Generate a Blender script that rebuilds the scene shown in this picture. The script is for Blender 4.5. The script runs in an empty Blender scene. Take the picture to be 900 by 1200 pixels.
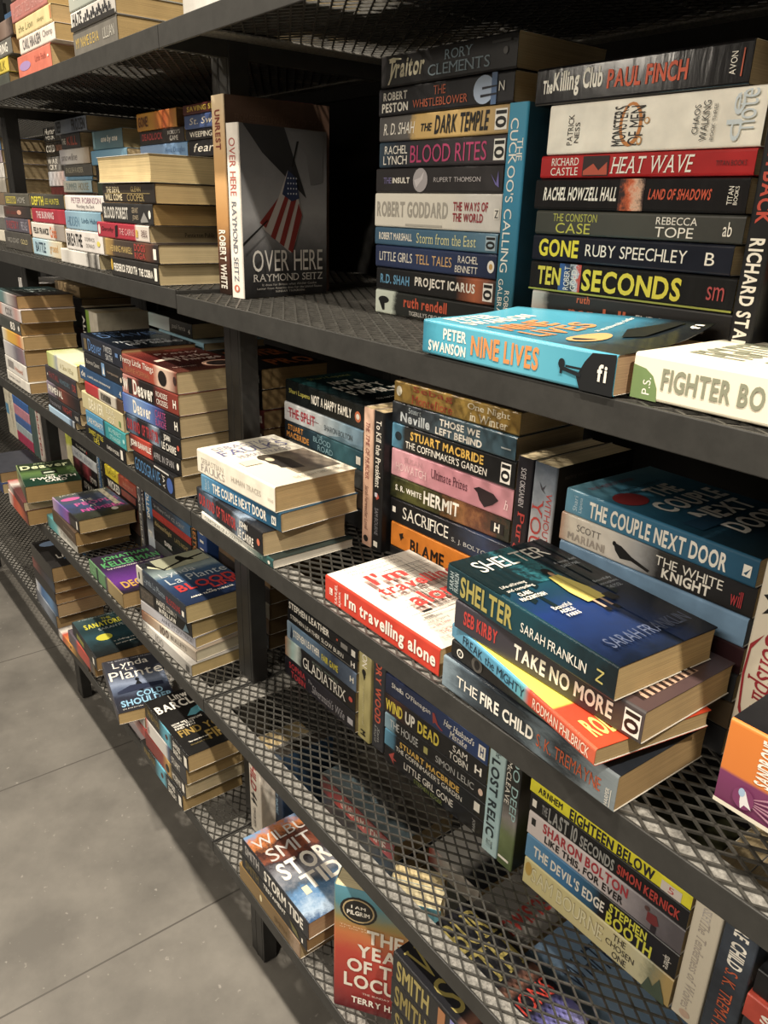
import bpy, math, random
from mathutils import Matrix, Vector, Euler
random.seed(7)
S = bpy.context.scene
COL = S.collection
PI = math.pi

# ------------------------------------------------------------------ camera, world, lights, exposure
cd = bpy.data.cameras.new('camera'); cam = bpy.data.objects.new('camera', cd); COL.objects.link(cam)
YAW, PITCH, ROLL = 0.9005, 0.3736, 0.0301
fw = Vector((-math.sin(YAW)*math.cos(PITCH), math.cos(YAW)*math.cos(PITCH), -math.sin(PITCH)))
rt = Vector((math.cos(YAW), math.sin(YAW), 0)); up = rt.cross(fw)
r2 = rt*math.cos(ROLL)+up*math.sin(ROLL); u2 = up*math.cos(ROLL)-rt*math.sin(ROLL)
cam.matrix_world = Matrix(((r2.x, u2.x, -fw.x, 1.0529), (r2.y, u2.y, -fw.y, -0.4537), (r2.z, u2.z, -fw.z, 1.3617), (0, 0, 0, 1)))
cd.sensor_fit = 'VERTICAL'; cd.sensor_height = 36; cd.sensor_width = 27; cd.lens = 906.15*36/1200
cd.clip_start = .02
S.camera = cam
S.view_settings.view_transform = 'Standard'; S.view_settings.look = 'None'
S.view_settings.exposure = 0.12; S.view_settings.gamma = 1; S.view_settings.use_curve_mapping = False

w = bpy.data.worlds.new('shop_ambient'); S.world = w; w.use_nodes = True
w.node_tree.nodes['Background'].inputs[0].default_value = (1.0, .88, .72, 1)
w.node_tree.nodes['Background'].inputs[1].default_value = .16
LWARM = (1.0, .9, .76)
def spot(name, loc, target, power, size=.035, ang=100, blend=.6, colr=LWARM):
    l = bpy.data.lights.new(name, 'SPOT'); l.energy = power; l.color = colr; l.shadow_soft_size = size
    l.spot_size = math.radians(ang); l.spot_blend = blend
    o = bpy.data.objects.new(name, l); COL.objects.link(o); o.location = loc
    o.rotation_euler = (Vector(target)-Vector(loc)).to_track_quat('-Z', 'Y').to_euler(); return o
for lx, pw in ((-2.6, 110), (-1.0, 160), (.55, 190), (1.9, 210)):
    spot('track_spotlight', (lx, -.64, 3.0), (lx, -.05, .6), pw)
def area(name, loc, target, power, sx, sy, colr=LWARM):
    l = bpy.data.lights.new(name, 'AREA'); l.energy = power; l.color = colr; l.shape = 'RECTANGLE'; l.size = sx; l.size_y = sy
    o = bpy.data.objects.new(name, l); COL.objects.link(o); o.location = loc
    o.rotation_euler = (Vector(target)-Vector(loc)).to_track_quat('-Z', 'Y').to_euler(); return o
area('front_fill_light', (.6, -2.6, 2.9), (.2, 0, .9), 62, 2.4, .5)  # added soft fill from the front to brighten the spines, not a fixture
area('aisle_lamp', (-1.9, -3.1, 2.25), (.3, 0, 1.2), 9, .3, .2)

# ------------------------------------------------------------------ materials
MC = {}
def lin(h, k=1.0):
    c = [int(h[i:i+2], 16)/255 for i in (0, 2, 4)]; g = .3*c[0]+.59*c[1]+.11*c[2]; c = [g+(x-g)*.84 for x in c]
    return tuple((x/12.92 if x <= .04045 else ((x+.055)/1.055)**2.4)*k for x in c)+(1.0,)
def newmat(name):
    m = bpy.data.materials.new(name); m.use_nodes = True
    nt = m.node_tree; return m, nt, nt.nodes['Principled BSDF']
def ink(h, rough=.42):
    k = ('ink', h, rough)
    if k in MC: return MC[k]
    m, nt, b = newmat('print_'+h); b.inputs['Roughness'].default_value = rough
    b.inputs['Base Color'].default_value = lin(h); MC[k] = m; return m
def P(h, rough=.38, var=.12, scale=45):
    """plain card with faint mottling and tiny scuffs"""
    k = ('P', h, rough, var)
    if k in MC: return MC[k]
    m, nt, b = newmat('card_'+h); N = nt.nodes; L = nt.links
    tc = N.new('ShaderNodeTexCoord'); no = N.new('ShaderNodeTexNoise'); no.inputs['Scale'].default_value = scale; no.inputs['Detail'].default_value = 5
    mp = N.new('ShaderNodeMapping'); mp.inputs['Scale'].default_value = (3, 1, .5) if rough < .2 else (1, 1, 1)
    L.new(tc.outputs['Object'], mp.inputs['Vector']); L.new(mp.outputs[0], no.inputs['Vector'])
    cr = N.new('ShaderNodeValToRGB'); c = lin(h)
    cr.color_ramp.elements[0].position = .3; cr.color_ramp.elements[1].position = .7
    cr.color_ramp.elements[0].color = tuple(max(0, x*(1-var)) for x in c[:3])+(1,)
    cr.color_ramp.elements[1].color = tuple(min(1, x*(1+var)+.002) for x in c[:3])+(1,)
    L.new(no.outputs['Fac'], cr.inputs['Fac']); L.new(cr.outputs['Color'], b.inputs['Base Color'])
    b.inputs['Roughness'].default_value = rough; b.inputs['Specular IOR Level'].default_value = .5 if rough < .2 else .32
    bu = N.new('ShaderNodeBump'); bu.inputs['Strength'].default_value = .1 if rough < .2 else .06; bu.inputs['Distance'].default_value = .002
    L.new(no.outputs['Fac'], bu.inputs['Height']); L.new(bu.outputs['Normal'], b.inputs['Normal'])
    MC[k] = m; return m
def A(stops, ax='x', ln=.2, n=.25, sc=35, rough=.36, st=(1, 1, 1)):
    """printed picture: a colour ramp along the cover broken up by noise"""
    k = ('A', tuple(stops), ax, ln, n, sc, rough, st)
    if k in MC: return MC[k]
    m, nt, b = newmat('picture_print'); N = nt.nodes; L = nt.links
    tc = N.new('ShaderNodeTexCoord'); sp = N.new('ShaderNodeSeparateXYZ'); L.new(tc.outputs['Object'], sp.inputs[0])
    mp = N.new('ShaderNodeMapping'); mp.inputs['Scale'].default_value = st; L.new(tc.outputs['Object'], mp.inputs['Vector'])
    no = N.new('ShaderNodeTexNoise'); no.inputs['Scale'].default_value = sc; no.inputs['Detail'].default_value = 10; no.inputs['Roughness'].default_value = .74
    L.new(mp.outputs[0], no.inputs['Vector'])
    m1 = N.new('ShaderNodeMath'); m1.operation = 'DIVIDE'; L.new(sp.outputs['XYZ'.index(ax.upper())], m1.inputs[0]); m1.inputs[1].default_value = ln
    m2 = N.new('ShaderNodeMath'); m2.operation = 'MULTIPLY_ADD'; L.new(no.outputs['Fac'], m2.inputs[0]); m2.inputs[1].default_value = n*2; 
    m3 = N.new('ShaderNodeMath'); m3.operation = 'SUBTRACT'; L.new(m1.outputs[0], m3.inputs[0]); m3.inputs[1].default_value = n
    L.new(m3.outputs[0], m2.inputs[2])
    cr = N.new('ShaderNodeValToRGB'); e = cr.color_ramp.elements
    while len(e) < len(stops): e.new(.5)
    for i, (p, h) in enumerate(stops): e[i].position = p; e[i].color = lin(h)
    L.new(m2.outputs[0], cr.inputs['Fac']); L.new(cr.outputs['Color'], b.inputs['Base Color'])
    b.inputs['Roughness'].default_value = rough
    MC[k] = m; return m
def paper(h='c4ab7c'):
    k = ('paper', h)
    if k in MC: return MC[k]
    m, nt, b = newmat('paper_edge_'+h); N = nt.nodes; L = nt.links
    tc = N.new('ShaderNodeTexCoord'); mp = N.new('ShaderNodeMapping'); mp.inputs['Scale'].default_value = (5, 5, 1100)
    no = N.new('ShaderNodeTexNoise'); no.inputs['Scale'].default_value = 1; no.inputs['Detail'].default_value = 2
    L.new(tc.outputs['Object'], mp.inputs[0]); L.new(mp.outputs[0], no.inputs['Vector'])
    n2 = N.new('ShaderNodeTexNoise'); n2.inputs['Scale'].default_value = 22; n2.inputs['Detail'].default_value = 4; L.new(tc.outputs['Object'], n2.inputs['Vector'])
    ad = N.new('ShaderNodeMath'); ad.operation = 'MULTIPLY_ADD'; L.new(n2.outputs['Fac'], ad.inputs[0]); ad.inputs[1].default_value = .5; L.new(no.outputs['Fac'], ad.inputs[2])
    cr = N.new('ShaderNodeValToRGB'); c = lin(h); e = cr.color_ramp.elements
    e[0].position = .45; e[1].position = 1.0
    e[0].color = tuple(x*.62 for x in c[:3])+(1,); e[1].color = tuple(min(1, x*1.12) for x in c[:3])+(1,)
    L.new(ad.outputs[0], cr.inputs['Fac']); L.new(cr.outputs['Color'], b.inputs['Base Color'])
    bu = N.new('ShaderNodeBump'); bu.inputs['Strength'].default_value = .35; bu.inputs['Distance'].default_value = .0006
    L.new(no.outputs['Fac'], bu.inputs['Height']); L.new(bu.outputs['Normal'], b.inputs['Normal'])
    b.inputs['Roughness'].default_value = .85; MC[k] = m; return m
def steel(name, h, rough, var, scale, metal=0.0, bump=.1):
    m, nt, b = newmat(name); N = nt.nodes; L = nt.links
    tc = N.new('ShaderNodeTexCoord'); no = N.new('ShaderNodeTexNoise'); no.inputs['Scale'].default_value = scale; no.inputs['Detail'].default_value = 8; no.inputs['Roughness'].default_value = .7
    L.new(tc.outputs['Object'], no.inputs['Vector']); c = lin(h)
    cr = N.new('ShaderNodeValToRGB'); e = cr.color_ramp.elements; e[0].position = .35; e[1].position = .72
    e[0].color = tuple(x*(1-var) for x in c[:3])+(1,); e[1].color = tuple(min(1, x*(1+var)) for x in c[:3])+(1,)
    L.new(no.outputs['Fac'], cr.inputs['Fac']); L.new(cr.outputs['Color'], b.inputs['Base Color'])
    b.inputs['Roughness'].default_value = rough; b.inputs['Metallic'].default_value = metal
    bu = N.new('ShaderNodeBump'); bu.inputs['Strength'].default_value = bump; bu.inputs['Distance'].default_value = .002
    L.new(no.outputs['Fac'], bu.inputs['Height']); L.new(bu.outputs['Normal'], b.inputs['Normal']); return m
M_FRAME = steel('painted_black_steel', '32312e', .5, .25, 30)
M_POST = steel('painted_black_post', '292826', .5, .25, 30)
M_FLANGE = steel('dusty_galvanised_flange', '8b8881', .5, .6, 210, .15, .4)
M_MESH = steel('expanded_steel', '4a4843', .45, .4, 90, .3, .2)
M_BACK = steel('charcoal_panel', '1b1a18', .6, .2, 6)

# ------------------------------------------------------------------ glyph outlines (built-in font)
GL = {}; DIAG = 'MNWAVKXYZvwxykzm'
def load_glyphs():
    chars = [chr(i) for i in range(33, 127)]; tmp = []
    for st, off in (('r', 0.0), ('b', .03)):
        for c in chars:
            if st == 'b' and c in DIAG: continue
            cu = bpy.data.curves.new('g', 'FONT'); cu.body = c; cu.size = 1; cu.resolution_u = 3; cu.offset = off; cu.fill_mode = 'FRONT'
            o = bpy.data.objects.new('g', cu); COL.objects.link(o); tmp.append((c, st, o))
    bpy.context.view_layer.update(); dg = bpy.context.evaluated_depsgraph_get()
    for c, st, o in tmp:
        me = o.evaluated_get(dg).to_mesh(); vs = [(v.co.x, v.co.y) for v in me.vertices]; fs = [tuple(p.vertices) for p in me.polygons]
        if not vs: continue
        x0 = min(v[0] for v in vs); x1 = max(v[0] for v in vs)
        GL[(c, st)] = ([(x-x0, y, 0) for x, y in vs], fs, x1-x0)
        if st == 'r' and c in DIAG:      # a heavier cut of the diagonal letters, whose outlines do not offset cleanly
            V = []; F = []
            for n_, d in enumerate((0, .025, .05, .075)): k = len(V); V += [(x-x0+d, y, n_) for x, y in vs]; F += [tuple(i+k for i in f) for f in fs]
            GL[(c, 'b')] = (V, F, x1-x0+.075)
        cnt = {}
        for f in fs:
            for i in range(len(f)):
                a, b = f[i], f[(i+1) % len(f)]; k = (min(a, b), max(a, b)); cnt[k] = cnt.get(k, 0)+1
        if st == 'r':            # a slab-serif cut of the same letters
            V = [(x-x0, y, 0) for x, y in vs]; F = list(fs); ytop = max(v[1] for v in V); ybot = min(v[1] for v in V)
            for (a, b), n in cnt.items():
                if n != 1: continue
                (xa, ya, _), (xb, yb, _) = V[a], V[b]
                if abs(ya-yb) > .006 or not (.05 < abs(xa-xb) < .16): continue
                lo, hi = min(xa, xb)-.055, max(xa, xb)+.055
                if abs(ya) < .02 or abs(ya-ybot) < .01: r = (ya, ya+.045)
                elif abs(ya-ytop) < .02 or abs(ya-.53) < .03: r = (ya-.045, ya)
                else: continue
                k = len(V); V += [(lo, r[0], 1+len(V) % 3), (hi, r[0], 1+len(V) % 3), (hi, r[1], 1+len(V) % 3), (lo, r[1], 1+len(V) % 3)]; F.append((k, k+1, k+2, k+3))
            GL[(c, 's')] = (V, F, x1-x0)
    for c, st, o in tmp: 
        cu = o.data; bpy.data.objects.remove(o); bpy.data.curves.remove(cu)
load_glyphs()
def layout(txt, st):
    g = 'b' if 'b' in st else ('s' if 's' in st else 'r'); V = []; F = []; x = 0
    for c in txt:
        if c == ' ': x += .3; continue
        q = GL.get((c, g))
        if not q: continue
        k = len(V); sh = .22 if 'i' in st else 0
        V += [(a+x+sh*b, b, l) for a, b, l in q[0]]; F += [tuple(i+k for i in f) for f in q[1]]; x += q[2]+.085
    return V, F

# ------------------------------------------------------------------ mesh builder
class MB:
    def __init__(s): s.v = []; s.f = []; s.m = []; s.mats = []
    def mi(s, m):
        if m not in s.mats: s.mats.append(m)
        return s.mats.index(m)
    def face(s, pts, m):
        k = len(s.v); s.v += [tuple(p) for p in pts]; s.f.append(tuple(range(k, k+len(pts)))); s.m.append(s.mi(m))
    def poly(s, V, F, m):
        k = len(s.v); i = s.mi(m); s.v += [tuple(p) for p in V]
        for f in F: s.f.append(tuple(a+k for a in f)); s.m.append(i)
    def box(s, x0, x1, y0, y1, z0, z1, m):
        V = [(x, y, z) for z in (z0, z1) for y in (y0, y1) for x in (x0, x1)]
        s.poly(V, [(0, 2, 3, 1), (4, 5, 7, 6), (0, 1, 5, 4), (2, 6, 7, 3), (0, 4, 6, 2), (1, 3, 7, 5)], m)
    def build(s, name, parent=None, bevel=0, smooth=False):
        me = bpy.data.meshes.new(name); me.from_pydata(s.v, [], s.f)
        for m in s.mats: me.materials.append(m)
        me.polygons.foreach_set('material_index', s.m)
        if smooth: me.polygons.foreach_set('use_smooth', [True]*len(s.f))
        o = bpy.data.objects.new(name, me); COL.objects.link(o)
        if parent: o.parent = parent
        if bevel:
            b = o.modifiers.new('edge', 'BEVEL'); b.width = bevel; b.segments = 2; b.limit_method = 'ANGLE'
        return o
def empty(name, loc, rot=(0, 0, 0), **k):
    o = bpy.data.objects.new(name, None); COL.objects.link(o); o.location = loc; o.rotation_euler = rot
    o.empty_display_size = .05
    for a, b in k.items(): o[a] = b
    return o

# ------------------------------------------------------------------ printed items
def T(t, c, u0, u1, v0=.22, v1=.78, st=''): return ('T', t, c, u0, u1, v0, v1, st)
def R(c, u0, u1, v0=0., v1=1.): return ('R', c, u0, u1, v0, v1)
def E(c, u0, u1, v0, v1): return ('E', c, u0, u1, v0, v1)
def G(c, pts): return ('G', c, pts)
def LG(u, w=.035, c='e8e4da', t='10'): return [R(c, u, u+w, .14, .86), T(t, '161616', u+.004, u+w-.004, .2, .8, 'bv')]
def PG(u, w=.03, c='e8e4da', v0=.3, v1=.7): return [R(c, u, u+w, v0, v1), E('1b1b1b', u+w*.25, u+w*.75, v0+.06, v1-.06)]
def flat(items):
    o = []
    for i in items:
        if isinstance(i, list): o += i
        else: o.append(i)
    return o
def printed(mb, items, place, wid, hgt):
    """place(a, b, off) -> point, a and b in metres along the face"""
    off = .00025
    for it in flat(items):
        off += .0001; k = it[0]; c = it[1] if k != 'T' else it[2]
        m = c if isinstance(c, bpy.types.Material) else ink(c)
        if k == 'R':
            u0, u1, v0, v1 = it[2:]; n = 4
            V = [place(wid*(u0+(u1-u0)*i/n), hgt*v, off) for v in (v0, v1) for i in range(n+1)]
            mb.poly(V, [(i, i+1, n+2+i, n+1+i) for i in range(n)], m)
        elif k == 'E':
            u0, u1, v0, v1 = it[2:]; n = 20
            mb.face([place(wid*((u0+u1)/2+(u1-u0)/2*math.cos(2*PI*i/n)), hgt*((v0+v1)/2+(v1-v0)/2*math.sin(2*PI*i/n)), off) for i in range(n)], m)
        elif k == 'G':
            mb.face([place(wid*a, hgt*b, off) for a, b in it[2]], m)
        else:
            txt, _, u0, u1, v0, v1, st = it[1:]
            V, F = layout(txt, st)
            if not V: continue
            x0 = min(p[0] for p in V); x1 = max(p[0] for p in V); y0 = min(p[1] for p in V); y1 = max(p[1] for p in V)
            if 'a' in st: y0 = min(y0, -.02)
            Q = []
            for x, y, l in V:
                a = (x-x0)/max(1e-6, x1-x0); b = (y-y0)/max(1e-6, y1-y0)
                if 'v' in st: a, b = b, 1-a          # letters run downwards
                elif 'w' in st: a, b = 1-b, a        # letters run upwards
                Q.append(place(wid*(u0+(u1-u0)*a), hgt*(v0+(v1-v0)*b), off+l*2e-5))
            mb.poly(Q, F, m)

# ------------------------------------------------------------------ the book
class Bulk(MB):
    def add(s, o, loc, euler):
        M = Matrix.Translation(loc) @ Euler(euler).to_matrix().to_4x4(); k = len(s.v)
        s.v += [tuple(M @ Vector(p)) for p in o.v]; s.f += [tuple(i+k for i in f) for f in o.f]; s.m += [s.mi(o.mats[i]) for i in o.m]
BULK = Bulk()      # the many paperbacks that stand behind others or lie above the view
def C(s, f=None, st=(), ft=(), pg='c4ab7c', b=None, e=(), curl=0., r=.0022):
    return dict(s=s, f=f or s, b=b or f or s, st=st, ft=ft, pg=pg, e=e, curl=curl, r=r)
def book(name, label, group, loc, euler, L, W, t, c, x0=0.):
    """x along the spine, y from spine to fore edge, z through the thickness; the spine faces -y, the front cover is up"""
    bulk = label.startswith('hidden ') or ' unseen ' in label
    root = None if bulk else empty(name, loc, euler, label=label, category='book', group=group)
    th = .0006; r = min(c['r'], t*.3); curl = c['curl']
    def lift(x, y): return curl*(max(0, y/W-.25)/.75)**2*(.35+.65*(x-x0)/L) if curl else 0
    mb = MB()
    def prof(d):
        pts = []; rr = r-d
        ny = 7 if curl else 2
        for i in range(ny): pts.append((W-(W-r)*i/(ny-1), t-d, 'f'))
        for a in (30, 60): pts.append((r-rr*math.sin(math.radians(a)), t-r+rr*math.cos(math.radians(a)), 's'))
        pts.append((d, t-r, 's')); pts.append((d, r, 's'))
        for a in (60, 30): pts.append((r-rr*math.sin(math.radians(a)), r-rr*math.cos(math.radians(a)), 's'))
        pts.append((r, d, 's')); pts.append((W, d, 'b'))
        return pts
    po, pi_ = prof(0), prof(th); n = len(po); nx = 7 if curl else 2
    rows_o = [[(x0+L*i/(nx-1), p[0], p[1]+(lift(x0+L*i/(nx-1), p[0]) if p[1] > t*.6 else 0)) for p in po] for i in range(nx)]
    rows_i = [[(x0+L*i/(nx-1), p[0], p[1]+(lift(x0+L*i/(nx-1), p[0]) if p[1] > t*.6 else 0)) for p in pi_] for i in range(nx)]
    V = [p for q in rows_o for p in q]+[p for q in rows_i for p in q]; N = n*nx
    mf = {'f': c['f'], 's': c['s'], 'b': c['b']}; inner = ink('d8d2c4', .7)
    by = {}
    def add(m, f): by.setdefault(m, []).append(f)
    for i in range(nx-1):
        for j in range(n-1):
            kind = po[j+1][2] if po[j][2] == 'f' and po[j+1][2] == 'f' else ('b' if po[j+1][2] == 'b' else 's')
            add(mf[kind], (i*n+j, (i+1)*n+j, (i+1)*n+j+1, i*n+j+1))
            add(inner, (N+i*n+j, N+i*n+j+1, N+(i+1)*n+j+1, N+(i+1)*n+j))
    for j in range(n-1):
        kind = 'f' if po[j][2] == 'f' and po[j+1][2] == 'f' else ('b' if po[j+1][2] == 'b' else 's')
        add(mf[kind], (j, j+1, N+j+1, N+j)); e0 = (nx-1)*n
        add(mf[kind], (e0+j, N+e0+j, N+e0+j+1, e0+j+1))
    for j in (0, n-1):
        for i in range(nx-1): add(inner, (i*n+j, N+i*n+j, N+(i+1)*n+j, (i+1)*n+j))
    k = len(mb.v); mb.v += V
    for m, fs in by.items():
        ii = mb.mi(m)
        for f in fs: mb.f.append(tuple(a+k for a in f)); mb.m.append(ii)
    printed(mb, c['st'], lambda a, b, o: (x0+a, -o, b), L, t)
    printed(mb, c['ft'], lambda a, b, o: (x0+L-b, a, t+o+lift(x0+L-b, a)), W, L)
    if bulk: BULK.add(mb, loc, euler)
    else: mb.build('cover', root)
    # page block: slightly hollow fore edge, rounded at the spine
    pb = MB(); g = .0011; pm = paper(c['pg']); z0, z1 = th+.0002, t-th-.0002; y0, y1 = .0012, W-.0012
    K = 6; prof2 = [(y0+.0016, z0)]+[(y1-.0012*math.sin(PI*i/K)*1.0, z0+(z1-z0)*i/K) for i in range(K+1)]+[(y0+.0016, z1), (y0, z1-.003 if t > .01 else z1-.001), (y0, z0+.003 if t > .01 else z0+.001)]
    a = [(x0+g, y, z) for y, z in prof2]; b_ = [(x0+L-g, y, z) for y, z in prof2]; m_ = len(prof2)
    pb.poly(a+b_, [tuple(range(m_))[::-1], tuple(range(m_, 2*m_))]+[(i, (i+1) % m_, m_+(i+1) % m_, m_+i) for i in range(m_)], pm)
    if c['e']: printed(pb, c['e'], lambda u, v, o: (x0+L-g+o, u, v), W, t)
    if bulk: BULK.add(pb, loc, euler)
    else: pb.build('page_block', root)
    return root
ORD = ['top', 'second', 'third', 'fourth', 'fifth', 'sixth', 'seventh', 'eighth', 'ninth', 'tenth', 'eleventh']   # counted downwards
def stack(phrase, group, z, rows):
    """rows bottom to top: (description, x, y, turn in degrees, length, width, thickness, cover)"""
    n = len(rows)
    for i, (d, x, y, rot, L, W, t, c) in enumerate(rows):
        k = n-1-i
        o = 'topmost' if k == 0 else ('lowest' if i == 0 else ORD[k]+' down')
        lab = d+', '+o+' in '+phrase
        if len(lab.split()) > 16: lab = d+', '+o+' in '+phrase.replace('the ', '', 1)
        book('paperback_book', lab, group, (x, y, z+.0003), (0, 0, math.radians(rot)), L, W, t-.0006, c); z += t
    return z
def upright(label, group, x, y, z, rot, H, W, t, c, lean=0.):
    return book('paperback_book', label, group, (x, y, z+.0004), (0, PI/2+math.radians(lean), math.radians(rot)), H, W, t, c, x0=-H)

# ------------------------------------------------------------------ setting
def tex_floor():
    m, nt, b = newmat('concrete_tile'); N = nt.nodes; L = nt.links
    tc = N.new('ShaderNodeTexCoord'); n1 = N.new('ShaderNodeTexNoise'); n1.inputs['Scale'].default_value = 5; n1.inputs['Detail'].default_value = 9; n1.inputs['Roughness'].default_value = .62
    L.new(tc.outputs['Object'], n1.inputs['Vector'])
    cr = N.new('ShaderNodeValToRGB'); e = cr.color_ramp.elements; e[0].position = .32; e[1].position = .7; e[0].color = lin('67635c'); e[1].color = lin('858077')
    L.new(n1.outputs['Fac'], cr.inputs['Fac'])
    n2 = N.new('ShaderNodeTexNoise'); n2.inputs['Scale'].default_value = 70; n2.inputs['Detail'].default_value = 3; L.new(tc.outputs['Object'], n2.inputs['Vector'])
    c2 = N.new('ShaderNodeValToRGB'); e = c2.color_ramp.elements; e[0].position = .69; e[1].position = .76; e[0].color = (0, 0, 0, 1); e[1].color = (1, 1, 1, 1); L.new(n2.outputs['Fac'], c2.inputs['Fac'])
    mx = N.new('ShaderNodeMixRGB'); L.new(c2.outputs['Color'], mx.inputs['Fac']); L.new(cr.outputs['Color'], mx.inputs[1]); mx.inputs[2].default_value = lin('99938a')
    sp = N.new('ShaderNodeSeparateXYZ'); L.new(tc.outputs['Object'], sp.inputs[0])
    def line(ax, origin, pitch):
        a = N.new('ShaderNodeMath'); a.operation = 'SUBTRACT'; L.new(sp.outputs[ax], a.inputs[0]); a.inputs[1].default_value = origin
        d = N.new('ShaderNodeMath'); d.operation = 'PINGPONG'; L.new(a.outputs[0], d.inputs[0]); d.inputs[1].default_value = pitch/2
        c = N.new('ShaderNodeMath'); c.operation = 'LESS_THAN'; L.new(d.outputs[0], c.inputs[0]); c.inputs[1].default_value = .0022; return c
    a = line(0, -.198, .663); c = line(1, -1.05, 1.3)
    mxx = N.new('ShaderNodeMath'); mxx.operation = 'MAXIMUM'; L.new(a.outputs[0], mxx.inputs[0]); L.new(c.outputs[0], mxx.inputs[1])
    m2 = N.new('ShaderNodeMixRGB'); L.new(mxx.outputs[0], m2.inputs['Fac']); L.new(mx.outputs['Color'], m2.inputs[1]); m2.inputs[2].default_value = lin('55504a')
    L.new(m2.outputs['Color'], b.inputs['Base Color']); b.inputs['Roughness'].default_value = .55
    bu = N.new('ShaderNodeBump'); bu.inputs['Strength'].default_value = .15; bu.inputs['Distance'].default_value = .003
    L.new(n1.outputs['Fac'], bu.inputs['Height']); L.new(bu.outputs['Normal'], b.inputs['Normal']); return m
ZF = -.12
mb = MB(); mb.box(-6, 3, -5, .62, ZF-.05, ZF, tex_floor()); o = mb.build('floor'); o['kind'] = 'structure'
mb = MB(); mb.box(-6, 3, .52, .62, ZF, 3.3, M_BACK); o = mb.build('wall_back'); o['kind'] = 'structure'

# ------------------------------------------------------------------ shelving
Z0, Z1, Z2, Z3, Z4 = 1.5662, 1.2429, .9196, .5740, .2620
DEPTH = .44; PITCHX = 1.155; LIP = .026
def mesh_panel_mesh(x0, x1, y0, y1):
    mb = MB(); px, py = .028, .0168; hw = .0011; hh = .0011
    nx = int(math.ceil((x1-x0)/(px/2))); ny = int((y1-y0)/(py/2))
    for j in range(ny):
        for i in range(nx):
            xa, xb = x0+i*px/2, min(x1, x0+(i+1)*px/2); ya, yb = y0+j*py/2, y0+(j+1)*py/2
            if (i+j) % 2: ya, yb = yb, ya
            dx, dy = xb-xa, yb-ya; l = math.hypot(dx, dy); nx_, ny_ = -dy/l*hw, dx/l*hw
            V = [(xa+nx_, ya+ny_, -2*hh), (xa-nx_, ya-ny_, -2*hh), (xb-nx_, yb-ny_, -2*hh), (xb+nx_, yb+ny_, -2*hh),
                 (xa+nx_, ya+ny_, 0), (xa-nx_, ya-ny_, 0), (xb-nx_, yb-ny_, 0), (xb+nx_, yb+ny_, 0)]
            mb.poly(V, [(4, 5, 6, 7), (0, 3, 2, 1), (1, 2, 6, 5), (0, 4, 7, 3)], M_MESH)
    return mb
MESHES = {}
def unit(xl, label, heights, end_post=False):
    root = empty('shelving_unit', (xl, 0, ZF), label=label, category='shelving', group='joined black steel shelving bays')
    posts = [(.0004, .0056, .093), (.0004, .0056, DEPTH-.035), (PITCHX-.0455, .0449, .093), (PITCHX-.0455, .0449, DEPTH-.035)]
    for px, pw, py in posts:
        mb = MB()
        if pw > .02: mb.box(px, px+.0205, py, py+.030, .004, 2.0-ZF, M_POST); mb.box(px+.0213, px+pw, py, py+.030, .004, 2.0-ZF, M_POST)
        else: mb.box(px, px+pw, py, py+.030, .004, 2.0-ZF, M_POST)
        mb.build('post', root, bevel=.0012)
    for px, pw, py in posts[2:3]:
        mb = MB(); n = 16
        for k in range(n):
            a0, a1 = 2*PI*k/n, 2*PI*(k+1)/n; cx, cy, rr = px+.022, py+.015, .0145
            q = [(cx+rr*math.cos(a), cy+rr*math.sin(a)) for a in (a0, a1)]
            mb.face([(cx, cy, .014), (q[0][0], q[0][1], .014), (q[1][0], q[1][1], .014)], M_POST)
            mb.face([(q[0][0], q[0][1], 0), (q[1][0], q[1][1], 0), (q[1][0], q[1][1], .014), (q[0][0], q[0][1], .014)], M_POST)
        mb.build('levelling_foot', root)
    for zz in heights:
        z = zz-ZF; x0, x1 = .0012, PITCHX-.0012; tk = .003
        mb = MB()
        mb.box(x0, x1, 0, tk, z-LIP, z, M_FRAME)                                    # front lip
        mb.box(x0, x0+tk, tk, DEPTH, z-LIP, z-.001, M_FRAME); mb.box(x1-tk, x1, tk, DEPTH, z-LIP, z-.001, M_FRAME)
        mb.box(x0, x1, DEPTH-tk, DEPTH, z-LIP, z, M_FRAME)
        mb.box(x0+tk, x1-tk, tk, .028, z-.0055, z-.0028, M_FLANGE)                   # flanges under the mesh
        mb.box(x0+tk, x0+.045, .028, DEPTH-.03, z-.0055, z-.0028, M_FLANGE); mb.box(x1-.03, x1-tk, .028, DEPTH-.03, z-.0055, z-.0028, M_FLANGE)
        mb.box(x0+tk, x1-tk, DEPTH-.03, DEPTH-tk, z-.0055, z-.0028, M_FLANGE)
        sh = mb.build('shelf_frame', root, bevel=.0008)
        if 'm' not in MESHES:
            pm = mesh_panel_mesh(x0+tk, x1-tk, tk, DEPTH-tk).build('mesh_panel', sh); MESHES['m'] = pm.data
        else:
            pm = bpy.data.objects.new('mesh_panel', MESHES['m']); COL.objects.link(pm); pm.parent = sh
        pm.location = (0, 0, z)
    mb = MB(); mb.box(.05, PITCHX-.002, DEPTH+.004, DEPTH+.01, .25, 2.0, M_BACK); mb.build('back_panel', root)
    return root
B1 = Z1+.006
unit(0, 'black steel shelving bay nearest the camera, with the empty mesh shelf', (Z0, Z1, Z2, Z3, Z4), True)
unit(-PITCHX, 'black steel shelving bay in the middle, packed with book stacks', (Z0, B1, Z2, Z3, Z4))
unit(-2*PITCHX, 'black steel shelving bay at the far end beyond the second post', (Z0, B1, Z2, Z3, Z4), False)
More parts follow.
